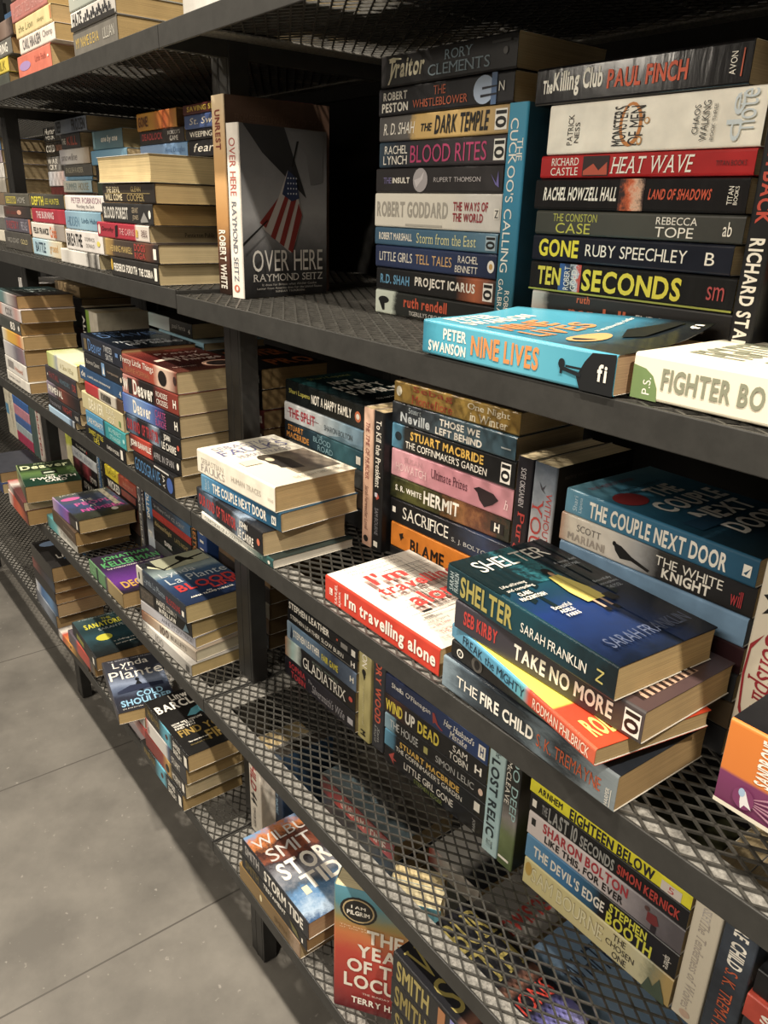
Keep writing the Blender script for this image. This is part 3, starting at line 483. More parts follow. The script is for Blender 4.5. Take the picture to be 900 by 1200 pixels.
book('paperback_book', 'fat orange and purple spined paperback jutting in beside the white upright', g2, (.8605, .0, Z2+.0656), (0, 0, 0), .2, .105, .067,
 C(A([(0, '6a2c50'), (.38, '7c3460'), (.42, 'd8742a'), (1, 'e07a2a')], ax='z', ln=.067, n=.015, sc=40), f=P('17171a'), b=P('d8d0bc'), pg='cdb78a',
   st=[T('SANDRONE', WH, .115, .17, .44, .95, 'bw'), T('DAZIERI', WH, .2, .255, .44, .84, 'bw'), *[G('b07c90', [(.095, .2), (.095+.11*math.cos(q), .2+.34*math.sin(q)), (.095+.11*math.cos(q+.08), .2+.34*math.sin(q+.08))]) for q in [n_*.22 for n_ in range(29)] if .03 < .2+.34*math.sin(q) < .4 and .2+.34*math.sin(q+.08) < .41 and .2+.34*math.sin(q+.08) > .02 and .095+.11*math.cos(q) > 0], E('7c3460', .06, .135, .08, .33), G('d8d4d4', [(.085, .28), (.1, .3), (.115, .2), (.13, .12), (.105, .14), (.095, .08), (.088, .15)]), E('9ab4d0', .078, .1, .22, .32), R('d8d0bc', 0, 1, 0, .05)], ft=[T('e', WH, .1, .2, .1, .2, 'b')]))
stack('the low support pile at the frame edge', g2, Z2, [('hidden grey paperback', .945, .002, 0, .19, .105, .0325, C(P('5a5850'))), ('hidden navy paperback', .948, .002, 0, .19, .105, .0325, C(P('2c3448')))])
book('paperback_book', 'red and white paperback with scratchy black lines, flat at the shelf edge', g2, (.359, .010, Z2+.0003), (0, 0, 0), .206, .13, .033,
 C(P('d63a28', .28), f=A([(0, 'eee8da'), (1, 'e4dccc')], n=.2, sc=30), pg='c8ac7a',
   st=[R(WH, .045, .075, .36, .62), T('L', 'd63a28', .05, .07, .4, .58, 'b'), T('SAMUEL', WH, .1, .125, .12, .9, 'w'), T('BJORK', WH, .14, .165, .12, .72, 'w'), T("I'm travelling alone", WH, .2, .975, .14, .82, 'b')],
   ft=[*[R('2a2624', a, a+.003, b, b+h) for a, b, h in [(random.uniform(.42, .97), random.uniform(.3, .6), random.uniform(.08, .42)) for _ in range(46)]], *[R('2a2624', random.uniform(.1, .5), random.uniform(.5, .98), y, y+.003) for y in [random.uniform(.25, .8) for _ in range(26)]],
       T("There's a killer on the loose hanging girls", '5a544c', .08, .72, .91, .935), T('one by one. A suitcase is missing', '5a544c', .1, .66, .87, .893), T('And a girl around her neck that says', '5a544c', .12, .7, .83, .853),
       T("I'm", 'd23a34', .18, .56, .66, .8, 'b'), T('travelling', 'd23a34', .12, .97, .5, .64, 'b'), T('alone', 'd23a34', .24, .86, .34, .48, 'b'), T('Intelligent', '5a544c', .12, .32, .2, .225), T('and gripping', '5a544c', .12, .34, .165, .19), T('The Times', 'b04038', .14, .3, .13, .152), T('THE GLOBAL BESTSELLER', 'b86a60', .1, .7, .05, .085), R('1f1c1c', .2, .3, .27, .29)]))
ph = 'the leaning pile at the shelf edge behind the orange box-like book'
ph = 'the untidy pile under the yellow-coated figure'
zz = Z2
for d, x, y, rot, L, W, t, c in [
 ('thick silver-blue paperback with white and orange capitals, lowest of the untidy pile', .577, .004, -2, .212, .122, .036, C(A([(0, '8296a2'), (.15, '46545f'), (.3, '20262c'), (.5, '2a3238'), (.62, '66767f'), (.75, '2c343b'), (.88, '7a878e'), (1, '8c989d')], n=.22, sc=14, ln=.212, rough=.22, st=(1.6, 1, 5)), f=P('2a3038'), pg='b4915c', st=[T('THE', WH, .1, .24, .34, .66), T('FIRE CHILD', WH, .26, .58, .32, .7, 'b'), T('S. K. TREMAYNE', 'd0582c', .6, .93, .3, .66), T('HARPER', WH, .955, .972, .08, .56, 'w'), R(WH, .978, .981, .08, .56)])),
 ('dark paperback with ring pattern, second lowest of the untidy pile', .583, .008, -3, .19, .118, .019, C(A([(0, '1a1a1a'), (.35, '2c2a28'), (.6, '4a5a4c'), (.8, '8a5a34'), (1, '5a6a5a')], n=.25, sc=60), st=[E(WH, .045, .095, .25, .75), E('1a1a1a', .053, .087, .33, .67), R(WH, .068, .072, .42, .58), E('5a5650', .16, .24, .1, .95), E('222020', .18, .22, .25, .8)])),
 ('blue and yellow paperback skewed in the middle of the untidy pile', .580, .010, -11.5, .207, .120, .0165, C(A([(0, '5a98b8'), (.45, '4fa0c4'), (.56, '5aa8b0'), (.6, 'd2452e'), (1, 'dc5a38')], n=.02, sc=40, ln=.207), f=A([(0, 'e8dc50'), (.7, 'ecd94a'), (.73, 'e4d048'), (.745, 'd83c22'), (1, 'd8401f')], n=.006, sc=30, ln=.207), b=P('d8402a'), pg='b89a66', st=[T('FREAK the MIGHTY', '17283a', .1, .57, .24, .8), T('RODMAN PHILBRICK', 'f0d8c0', .63, .97, .2, .8)], ft=[G('16181a', [(.25, .3), (.4, .42), (.5, .34), (.38, .24)]), G('20241f', [(.42, .4), (.8, .5), (.8, .3), (.5, .28)]), T('RODMAN PHILBRICK', 'ecd060', .08, .96, .05, .16, 'b')])),
 ('dark grey paperback with red and white capitals, under the yellow-coated figure', .588, .0045, -1.5, .212, .120, .030, C(A([(0, '3c3840'), (.6, '3a363e'), (.85, '2e2a2e'), (1, '4a4444')], n=.15, sc=40), f=A([(0, '2a2830'), (.7, '30262a'), (1, '503c3c')], n=.4, sc=60), pg='c0a06c', st=[T('SEB KIRBY', 'c83a34', .06, .27, .3, .8, 'b'), T('TAKE NO MORE', WH, .37, .87, .22, .74, 'b'), LG(.92, .07)], ft=[G('c09a80', [(.1, .05), (.7, .05), (.6, .2), (.3, .22)]), *[R('2a1c1c', .1+.06*i, .13+.06*i, .05, .2) for i in range(10)]])),
 ('dark teal paperback with a yellow-coated figure, on top of a pile', .572, .007, -5, .207, .118, .031, C(A([(0, '1c3c44'), (.15, '123038'), (.5, '15424e'), (.8, '14323c'), (1, '0e1c22')], n=.3, sc=50, rough=.28), pg='c8a86e',
   f=A([(0, '163e44'), (.25, '17505a'), (.45, '183a52'), (.6, '1c3674'), (.8, '1a2c58'), (1, '0f1726')], n=.18, sc=26, ln=.207, rough=.28),
   st=[T('SARAH', 'b8c8c8', .02, .05, .2, .8, 'w'), T('FRANKLIN', 'b8c8c8', .055, .085, .2, .85, 'w'), T('SHELTER', 'a89a4c', .1, .45, .16, .86, 'b'), T('SARAH FRANKLIN', WH, .5, .86, .3, .6), T('N', 'b8aa5a', .91, .945, .3, .66, 'v')],
   ft=[R(A([(0, '17383f'), (.66, '16303c'), (.8, '121a24'), (1, '0e1218')], ax='y', ln=.118, n=.14, sc=70), .64, 1, .5, 1), R(A([(0, '1c3a72'), (.66, '1b3264'), (.85, '131c30'), (1, '0f1520')], ax='y', ln=.118, n=.12, sc=70), .64, 1, 0, .5), R(A([(0, '0c2024'), (.35, '10282e'), (.48, '1c5a64'), (.62, '2f8088'), (.72, '123238'), (1, '0c1c20')], ax='y', ln=.12, n=.55, sc=130), 0, .64, .64, 1),
       *[G('0d2226', [(u, 1), (u+.02, 1), (u+.03+.02*(i % 2), .62-.1*(i % 3)), (u-.01, .6-.1*(i % 3))]) for i, u in enumerate((.04, .13, .22, .3, .68, .78, .9))], T('SHELTER', 'e4ded0', .12, .84, .83, .94), T('Life-affirming', WH, .06, .3, .66, .69), T('and compelling', WH, .06, .32, .62, .65), T('CLARE', WH, .1, .22, .575, .605, 'b'), T('MACKINTOSH', WH, .06, .3, .535, .565, 'b'),
       E('20201c', .52, .6, .66, .73), E('c89a78', .54, .58, .64, .69), G('e4cf5e', [(.5, .65), (.6, .65), (.655, .5), (.66, .4), (.47, .4), (.46, .5)]), G('c8b04a', [(.55, .65), (.565, .65), (.57, .4), (.55, .4)]), R('c8a488', .51, .535, .33, .4), R('c8a488', .58, .605, .33, .4), R('1a1614', .5, .54, .3, .33), R('1a1614', .58, .62, .3, .33), G('1a1614', [(.64, .42), (.72, .42), (.73, .36), (.64, .36)]),
       T('Beautiful', WH, .16, .33, .41, .44), T('ADELE', WH, .17, .3, .375, .4, 'b'), T('PARKS', WH, .18, .3, .34, .365, 'b'), T('Beautifully', 'a8b0b8', .74, .92, .5, .525), T('atmospheric', 'a8b0b8', .74, .93, .465, .49), T('THE POOL', 'a8b0b8', .76, .9, .43, .455), T('A tense, vivid', 'a8b0b8', .7, .93, .72, .745), T('DAILY MAIL', 'a8b0b8', .72, .9, .68, .705), T('SARAH FRANKLIN', '56607c', .12, .9, .08, .15)]))]:
    book('paperback_book', d, g2, (x, y, zz+.0003), (0, 0, math.radians(rot)), L, W, t-.0006, c); zz += t
# ------------------------------------------------------------------ nearest unit, mesh shelf below
g3 = 'paperbacks on the mesh shelf below'
ph = 'the stack behind the empty mesh'
stack(ph, g3, Z3, [
 ('dark paperback with red and grey lettering', .010, .156, 0, .215, .13, .039, C(A([(0, '1c1a20'), (.35, '26242c'), (.7, '2c2a34'), (1, '1c1c22')], n=.2), st=[T('SOPHIA', 'b8343a', .07, .32, .52, .86, 'b'), T('TOBIN', 'b8343a', .1, .32, .1, .44, 'b'), T("The", 'a8a4a8', .36, .42, .6, .75, 's'), T("Silversmith's Wife", 'a8a4a8', .42, .87, .24, .66, 'is'), R('a8a4a8', .91, .98, .3, .6)])),
 ('black paperback with a pale dress picture', .012, .156, 0, .213, .13, .039, C(A([(0, 'b0805c'), (.12, 'a8c8c0'), (.2, 'c4d0c8'), (.27, '222022'), (1, '1a191b')], n=.06, sc=50), st=[T('GLADIATRIX', WH, .28, .88, .18, .72, 's'), T('RUSSELL WHITFIELD', '7c8a7c', .42, .78, .76, .88), E('c8483a', .92, .97, .4, .64)])),
 ('blue-grey paperback with white and yellow capitals', .020, .156, 0, .207, .13, .036, C(A([(0, '8ca4b8'), (.12, '6a88a4'), (.4, '5c7894'), (.7, '2a3850'), (1, '5a6c84')], n=.2, sc=40), st=[T('STEPHEN LEATHER', WH, .1, .5, .34, .74, 'b'), T('FAIR GAME', 'd4c430', .53, .76, .3, .66, 'b'), G('2a3448', [(.05, .2), (.07, .9), (.09, .5), (.08, .15)]), T('H', WH, .92, .97, .4, .7, 'b')])),
 ('narrow black paperback with white capitals', .022, .156, 0, .207, .13, .024, C(K1, st=[T('STEPHEN LEATHER SLOW BURN', WH, .05, .82, .4, .74), R('8a8680', .5, .95, .2, .24), T('H', WH, .92, .97, .3, .7, 'b')])),
 ('black paperback with a cut-off white title', .024, .156, 0, .206, .13, .019, C(K1, f=P('151515'), st=[T('STEPHEN LEATHER', WH, .02, .62, .2, .9, 'b'), R('b8442c', .72, .74, .5, .7), R('8a8680', .78, .87, .2, .7), R(WH, .92, .97, .15, .75)]))])
upright('olive-cream thin paperback standing beside a red-lettered upright', g3, .2285, .159, Z3, 0, .196, .13, .031, C(A([(0, 'a89c5c'), (.5, 'b4a86a'), (1, 'a8a06c')], ln=-.196, n=.2, sc=40), st=[T('SIMPSON', WH, .02, .32, .3, .7), E('1d1a14', .34, .4, .3, .62), G('1d1a14', [(.38, .35), (.44, .5), (.4, .6)]), T('a detective novel', 'c8bf8c', .5, .86, .4, .58, 's'), T('M', '1d1a14', .91, .96, .3, .7, 'b')]))
upright('grey-spined paperback with orange-red capitals, standing below the shelf edge', g3, .2605, .163, Z3, 0, .2, .13, .029, C(P('34353a'), st=[T('MEMORY WOOD', 'd0543a', .02, .76, .24, .74, 'b'), T('Sam', 'a8a8a4', .8, .93, .5, .7, 'is'), T('Lloyd', 'a8a8a4', .79, .95, .22, .44, 'is')]))
ph = 'the stack between two upright pairs'
stack(ph, g3, Z3, [
 ('black paperback with white and olive lettering', .303, .156, 2, .206, .13, .030, C(K1, st=[G('b04038', [(.05, .6), (.11, .95), (.1, .6), (.14, .5), (.1, .45), (.11, .2), (.08, .4)]), T('LITTLE GIRL GONE', WH, .22, .72, .46, .86), T('STEPHEN EDGER', '7c8a3a', .33, .62, .1, .34), T('JOFFE', 'a8a8a4', .9, .93, .1, .8, 'v')])),
 ('black paperback with yellow capitals above white ones', .302, .156, 2, .206, .13, .030, C(A([(0, '5a98b8'), (.1, '3a6a84'), (.13, '17181a'), (1, '151618')], n=.03, sc=50), st=[T('STUART MACBRIDE', 'e0b048', .17, .77, .52, .86, 'b'), T("THE COFFINMAKER'S GARDEN", WH, .13, .8, .16, .44), R(WH, .91, .96, .3, .8)])),
 ('black paperback with thin grey capitals', .301, .156, 2, .206, .13, .028, C(A([(0, '88a8b8'), (.1, '5c8090'), (.13, '181818'), (1, '161616')], n=.03, sc=50), st=[T('THE HOUSE', 'c0c0bc', .06, .36, .3, .8), R('b0a85a', .42, .46, .3, .7), T('SIMON LELIC', 'b4b4b0', .54, .9, .3, .7), E('d8b8a0', .94, .98, .3, .7)])),
 ('black paperback with yellow and white heavy capitals', .298, .156, 2, .208, .13, .033, C(A([(0, '241c18'), (.15, '4a2a22'), (.3, '1c1a1a'), (1, '181818')], n=.1), st=[T('WIND', 'e0c83a', .02, .2, .18, .8, 'b'), T('UP', WH, .23, .33, .18, .8, 'b'), T('DEAD', 'e0c83a', .36, .57, .18, .8, 'b'), T('SAM', WH, .7, .83, .55, .86), T('TOBIN', WH, .67, .84, .12, .45), T('H', WH, .9, .96, .3, .7, 'b')])),
 ('navy paperback with white handwriting and red shoes', .300, .156, 1.5, .207, .13, .034, C(A([(0, '1c2440'), (.5, '24345e'), (1, '1f3a70')], n=.15), st=[T("Sheila O'Flanagan", WH, .07, .47, .44, .76), G('a03a34', [(.49, .7), (.51, .72), (.55, .3), (.6, .16), (.58, .12), (.52, .3), (.5, .2)]), T("Her Husband's", WH, .6, .88, .5, .8, 'is'), T('Mistake', WH, .66, .82, .14, .44, 'is'), R(WH, .92, .98, .2, .8), T('H', '1f3a70', .935, .965, .3, .7, 'b')]))])
upright('pale aqua thin paperback with dark capitals, standing on the mesh', g3, .5155, .154, Z3, 0, .2, .13, .0275, C(A([(0, 'a8c8cc'), (.5, '9cc0c4'), (1, 'b8d0cc')], ln=-.2, n=.15, sc=30), st=[G('3a4a4c', [(.04, .3), (.08, .8), (.1, .5), (.13, .7), (.14, .3), (.08, .2)]), T('The', '2a3a40', .17, .23, .4, .7, 'is'), T('LOST RELIC', '1c2c34', .25, .86, .2, .72, 'b'), T('SCOTT', '3a4a4c', .89, .95, .3, .7)]))
upright('dark green paperback with a misty valley cover, standing', g3, .5440, .154, Z3, 0, .196, .13, .0255, C(A([(0, '4a5c34'), (.25, '6a7a4c'), (.4, '8a8480'), (.55, '2a2a28'), (.85, '1c1e1c'), (1, '4a4a34')], ln=-.196, n=.12, sc=30), f=A([(0, '1f2a18'), (.3, '3c4a2a'), (.5, '5c5a54'), (.7, '2a2a26'), (1, '3a3a1c')], ln=-.196, n=.25, sc=14), st=[T('TOO DEEP', '9cc4c4', .02, .6, .5, .92), T('IAIN McCLEAVE', WH, .02, .5, .12, .42), R(WH, .93, .95, .1, .8)]))
ph = 'the yellow-topped stack on the mesh'
stack(ph, g3, Z3, [
 ('pale yellow paperback with outlined capitals', .588, .156, 0, .209, .13, .042, C(A([(0, 'dccf8e'), (.6, 'd8cc92'), (.85, 'cfc89c'), (.92, '8a8a6a'), (1, 'b89a5a')], n=.1, sc=60), st=[E('c8a24a', .01, .06, .4, .9), T('SAM BOURNE', 'a8986a', .06, .58, .3, .84), T('SAM BOURNE', 'e8e0b4', .065, .575, .33, .81), T('THE', '3a3428', .64, .72, .7, .92), T('CHOSEN', '3a3428', .6, .78, .42, .62), T('ONE', '3a3428', .65, .74, .12, .34), G('4a5a48', [(.84, 0), (.87, .5), (.9, .3), (.93, .7), (.97, .2), (.98, 0)])])),
 ('half blue, half black paperback with yellow capitals', .587, .156, 0, .21, .13, .036, C(A([(0, '5a94c0'), (.3, '3a7ab0'), (.5, '2a5878'), (.56, '1a1a1c'), (1, '161616')], n=.03, sc=40), st=[T("THE DEVIL'S EDGE", WH, .06, .56, .3, .74, 'b'), T('STEPHEN', 'dcd83a', .59, .82, .56, .92, 'b'), T('BOOTH', 'dcd83a', .58, .86, .06, .54, 'b'), T('sphere', WH, .92, .97, .2, .7, 'v')])),
 ('pale grey paperback with red and black capitals', .586, .156, 0, .211, .13, .035, C(A([(0, 'd8ccc8'), (.55, 'd0c4c2'), (.7, '9c9498'), (.9, '6a6468'), (1, '5a5458')], n=.12, sc=50), st=[R('222222', .025, .055, .5, .8), T('SHARON BOLTON', 'b8303a', .11, .68, .52, .94, 'b'), T('LIKE THIS, FOR EVER', '1e1a1c', .13, .66, .1, .46, 'b'), G('7c2a2a', [(.8, .7), (.85, .75), (.87, .45), (.84, .3), (.8, .35)]), E('5a3a34', .78, .81, .7, .88), R('2a2428', .83, .86, .05, .35)])),
 ('black paperback with grey and red slanted capitals', .585, .156, 0, .212, .13, .027, C(K1, st=[R(WH, .02, .05, .35, .75), T('THE', '8a8a88', .09, .13, .3, .8, 'b'), T('LAST 10', '9c9c98', .14, .34, .12, .92, 'b'), T('SECONDS', '9c9c98', .36, .58, .16, .76, 'b'), T('SIMON KERNICK', 'c03a30', .6, .96, .24, .74, 'b')])),
 ('bright yellow paperback with black capitals and a sticker', .583, .156, 0, .214, .13, .020, C(P('e6dc1e'), f=P('2a2a18'), st=[T('ARNHEM', '1b1b14', .06, .23, .3, .8, 'b'), T('EIGHTEEN BELOW', '1b1b2a', .28, .8, .1, .9, 'b'), R('d8ccc0', .84, .95, .08, .72), T('5', 'c83a3a', .88, .91, .2, .6)]))])
upright('cream-spined paperback with faint italic title, standing', g3, .7985, .159, Z3, 0, .196, .13, .030, C(A([(0, 'd8cdb4'), (1, 'dcd2bc')], ln=-.196, n=.2, sc=40), st=[T('ROBERT DINSLEY', 'b8b0ac', .02, .3, .32, .62, 's'), T('The Tenderness of Wolves', 'b0a498', .3, .92, .3, .66, 'is'), E('c8a890', .93, .98, .3, .7)]))
upright('dark blue-grey paperback with white and orange capitals, standing', g3, .8300, .159, Z3, 0, .2, .13, .034, C(A([(0, '3a4450'), (.4, '2a303a'), (.7, '3c4654'), (1, '1e242c')], ln=-.2, n=.3, sc=30, st=(3, 3, 1)), st=[T('THE FIRE', WH, .05, .26, .3, .74, 'b'), T('CHILD', WH, .29, .45, .3, .76, 'b'), T('S. K. TREMAYNE', 'd0582c', .47, .94, .32, .7)]))
ph = 'the stack beyond the grey-blue upright'
stack(ph, g3, Z3, [('dark grey paperback', .868, .16, 0, .2, .125, .036, C(P('2a2c30'))), ('slate paperback with orange lettering', .867, .16, 0, .2, .125, .034, C(P('32363c'), st=[T('KATH', 'c86a3a', .1, .24, .3, .7)])), ('brick-red paperback with white capitals', .8665, .155, 0, .2, .125, .030, C(P('c04434'), st=[T('STEEL', WH, .08, .5, .3, .66, 'b')])), ('black paperback', .868, .16, 0, .2, .125, .030, C(K1))])
# ------------------------------------------------------------------ nearest unit, bottom shelf
g4 = 'paperbacks on the bottom shelf'
upright('white paperback with red and black title, standing by the bottom post', g4, .0075, .076, Z4, 0, .196, .11, .042, C(P('ded4c4'), pg='e0c48c', st=[T('CHILD', 'b03a38', .12, .5, .14, .66, 'bi'), T('44', '1e1c1c', .53, .66, .14, .66, 'bi'), T('TOM ROB SMITH', '4a4442', .7, .94, .3, .5)]))
upright('dark blue paperback standing beside the white one at the bottom', g4, .0515, .104, Z4, 0, .192, .11, .028, C(A([(0, '16202e'), (.6, '1f3450'), (1, '2a4866')], ln=-.192, n=.2), pg='3a3228', st=[T('JO SPAIN', '8ab0cc', .1, .4, .5, .8), T('THE DARKEST SHORE', '8ab0cc', .1, .72, .14, .44)]))
ph = 'the stormy-topped bottom pile'
stack(ph, g4, Z4, [
 ('bronze-spined thick paperback', .104, .001, 0, .198, .13, .036, C(A([(0, '8a6a34'), (.5, '7a5c2c'), (.85, '6a4e28'), (.92, 'a0846a'), (1, '8a6a4a')], n=.2, sc=50, rough=.3), pg='c8ac78', st=[E('e0d0a0', .36, .4, .35, .75), T('SMITH', '5c4420', .6, .8, .3, .6, 's')])),
 ('black paperback with gold capitals', .116, .001, 0, .206, .13, .030, C(K1, pg='a8824c', st=[T('SMITH', '6a5a2c', .06, .28, .3, .9, 'b'), T('TESTAMENT', WH, .36, .7, .62, .92, 'b'), G('6a6434', [(.76, .8), (.86, .6), (.9, .2), (.8, .3)]), R(WH, .93, .95, .3, .6)])),
 ('paperback with a stormy cover and big white capitals', .119, .001, 0, .208, .132, .034, C(P('1e2026', .28), pg='c09a6e', f=A([(0, '6a94c0'), (.1, 'c8743c'), (.2, '3a2624'), (.32, '8a4a34'), (.42, '3c3438'), (.56, '8a8c94'), (.68, '4a5a6c'), (.78, '5a88b8'), (.9, 'a8c0d8'), (1, '3a5a84')], n=.3, sc=22, rough=.28, ln=.208),
   st=[T('SMITH', 'a8a4a0', .05, .28, .3, .9, 'b'), T('STORM TIDE', WH, .36, .93, .2, .86, 'b')],
   ft=[T('WILBUR', 'c0bcb8', .06, .98, .82, .93), T('SMITH', 'c0bcb8', .12, .98, .64, .78), T('STORM', WH, .1, .99, .42, .6, 'b'), T('TIDE', WH, .26, .98, .24, .4, 'b'), R('e8dcb0', .2, .28, .22, .3), G('1c2836', [(.5, .12), (.68, .2), (.8, .16), (.75, .06), (.55, .05)]), T('a new novel', WH, .72, .95, .04, .07)]))])
a36 = math.radians(-54)
upright('red and teal paperback standing cover-out with big pale capitals', g4, .391-.035*math.cos(a36), .003-.035*math.sin(a36), Z4, -54, .234, .15, .035,
 C(A([(0, '5a1c20'), (.3, 'b03028'), (.62, 'd8683a'), (.8, '8a8a5a'), (1, '4a90a8')], ln=-.234, n=.05), pg='d8c89a', f=A([(0, '6a1c22'), (.2, 'a82a26'), (.5, 'c4402e'), (.64, 'cc7038'), (.76, '9a8848'), (.88, '4a8c9c'), (1, '5aa0b8')], ln=-.234, n=.06, sc=40),
   ft=[E('1c1a18', .06, .42, .73, .94), E('b8a070', .085, .395, .745, .925), E('1c1a18', .1, .38, .755, .915), T('I AM', WH, .17, .31, .85, .875, 'b'), T('PILGRIM', WH, .13, .35, .8, .835, 'b'), T('a sensational new thriller', 'd8e4e0', .5, .95, .9, .915), T('of a lifetime', 'd8e4e0', .6, .95, .87, .885), T('The best book', 'e8c8a0', .06, .5, .7, .712), T('of the year', 'e8c8a0', .06, .4, .68, .692),
      T('THE', 'e4dccc', .33, .68, .6, .71, 'b'), T('YEAR', 'e4dccc', .24, .76, .47, .58, 'b'), T('OF THE', 'e4dccc', .14, .82, .34, .45, 'b'), T('LOCUST', 'e4dccc', .11, .86, .205, .32, 'b'), T('THE SUNDAY TIMES BESTSELLER', 'e8d4c4', .3, .95, .16, .175), T('TERRY HAYES', WH, .19, .82, .07, .125, 'b')]))
upright('cream paperback standing just behind the red and teal cover', g4, .406, .102, Z4, -54, .225, .075, .03, C(P('d8c8a0'), pg='e0c890'))
ph = 'the gold-lettered bottom pile'
sm = lambda c1: [T('SMITH', '8a7a3a', .04, .34, .12, .88, 'b'), R('a86a3c', .4, .46, .1, .9), R(c1, .5, .66, .05, .95), T('OF', 'b83a30', .8, .9, .3, .7)]
stack(ph, g4, Z4, [
 ('black paperback with gold capitals', .520, .004, 0, .2, .13, .034, C(K1, st=sm('7a6a4a'))), ('brown paperback with gold capitals', .524, .004, 0, .2, .13, .034, C(P('2c241c'), st=sm('6a5a8a'))), ('black glossy paperback with gold capitals', .521, .004, 0, .2, .13, .034, C(P('1c1a1a', .25), st=sm('8a7a4c'))),
 ('black paperback with gold capitals and brown bands', .5235, .003, 0, .2, .13, .044, C(P('1b1a1a', .28), st=sm('4a4a5a'))), ('dark paperback with gold capitals and pale bands', .521, .003, 0, .2, .13, .046, C(P('1e1c1c', .28), st=sm('b8a070'))),
 ('black paperback with gold initials and violet picture', .5225, .003, 0, .203, .13, .045, C(P('1a1a1c', .28), pg='b89868', f=A([(0, '15151a'), (.55, '17171c'), (.62, '7a5040'), (.66, '17171c'), (.78, '1c1a2a'), (.86, '6a68b4'), (1, '9a98d0')], n=.03, sc=40, ln=.203), st=[T('SMITH', 'a0904c', .04, .34, .12, .88, 'b'), R('a86a3c', .42, .48, .1, .9), R('7c7cc0', .52, .68, .05, .95), R('c8c0d8', .6, .63, .05, .95)], ft=[T('WILBUR', '8a7c3c', .06, .98, .72, .95, 's'), T('SMITH', '8a7c3c', .06, .98, .46, .7, 's'), T('OF', 'c8382c', .2, .4, .22, .34), T('LIONS', 'c8382c', .45, .95, .22, .34)]))])
def under(ph, x, y, L, rows, base=Z4):
    return stack(ph, g4, base, [(d, x+random.uniform(-.004, .004), y+random.uniform(-.002, .002), 0, L, .125, t, c) for d, t, c in rows])
fill = [P('3a2c28'), P('2c3440'), P('4a463e'), P('5a2a26'), P('24282c'), P('3c4438')]
under('the grey-blue-topped pile under the mesh', .150, .140, .205, [('dark paperback', .04, C(fill[0])), ('navy paperback', .04, C(fill[1])), ('grey paperback', .04, C(fill[2])), ('black paperback', .034, C(fill[4])),
 ('red-spined paperback with a grey-blue cover', .036, C(A([(0, '4a1c1c'), (.3, 'b03430'), (1, 'b83a30')], n=.1), f=A([(0, 'b0c0c8'), (.22, '8aa4b0'), (.32, '2c2c2c'), (.6, '3c362f'), (.8, '6a6258'), (1, '2a2826')], ax='y', ln=.125, n=.22, sc=22), st=[T('GRISHAM', 'd8c8b8', .3, .62, .25, .75, 'b'), T('TIME', 'd8c8b8', .68, .9, .25, .75, 'b')]))])
under('the pile behind the red-teal cover', .378, .190, .11, [('brown paperback', .05, C(fill[3])), ('grey paperback', .05, C(fill[2])), ('green paperback', .045, C(fill[5])), ('white paperback with a red spine patch', .036, C(A([(0, 'b8402c'), (.3, 'c8c0b4'), (1, 'd0c8bc')], n=.1, ln=.11), f=A([(0, 'c8c4bc'), (.5, 'd0ccc4'), (.7, '2a2a2c'), (1, '1c1c1e')], n=.1, ln=.11)))])
under('the grey-topped pile under the mesh', .505, .150, .092, [('black paperback', .05, C(K1)), ('olive paperback', .05, C(P('3c3a20'))), ('navy paperback', .05, C(fill[1])), ('pale-spined paperback', .046, C(A([(0, 'd8c4b8'), (.5, 'b84a44'), (1, 'd8d0c8')], n=.2, ln=.09), f=A([(0, '8a8680'), (1, '7a7670')], n=.2), ft=[T('TWISTED', 'b03830', .1, .9, .2, .5, 'b')]))])
under('the light-blue-topped pile under the mesh', .603, .152, .205, [('dark paperback', .042, C(fill[0])), ('brown paperback', .042, C(fill[3])), ('grey paperback', .04, C(fill[2])), ('black paperback', .034, C(fill[4])),
 ('dark blue-spined paperback with a light blue cover', .040, C(P('3a4658'), f=A([(0, '7c9cc0'), (.6, '8aa8c8'), (1, '6a8cb0')], n=.2, sc=14), st=[T('WHITE', '8a94a4', .06, .4, .24, .8), T('LAUREN', 'b8b4ac', .5, .86, .2, .6, 'b')], ft=[T('WHITE', '2c3c54', .2, .8, .6, .8)]))])
under('the last pile under the mesh', .815, .16, .2, [('grey paperback', .05, C(fill[2])), ('brown paperback', .05, C(fill[3])), ('navy paperback', .05, C(fill[1]))])
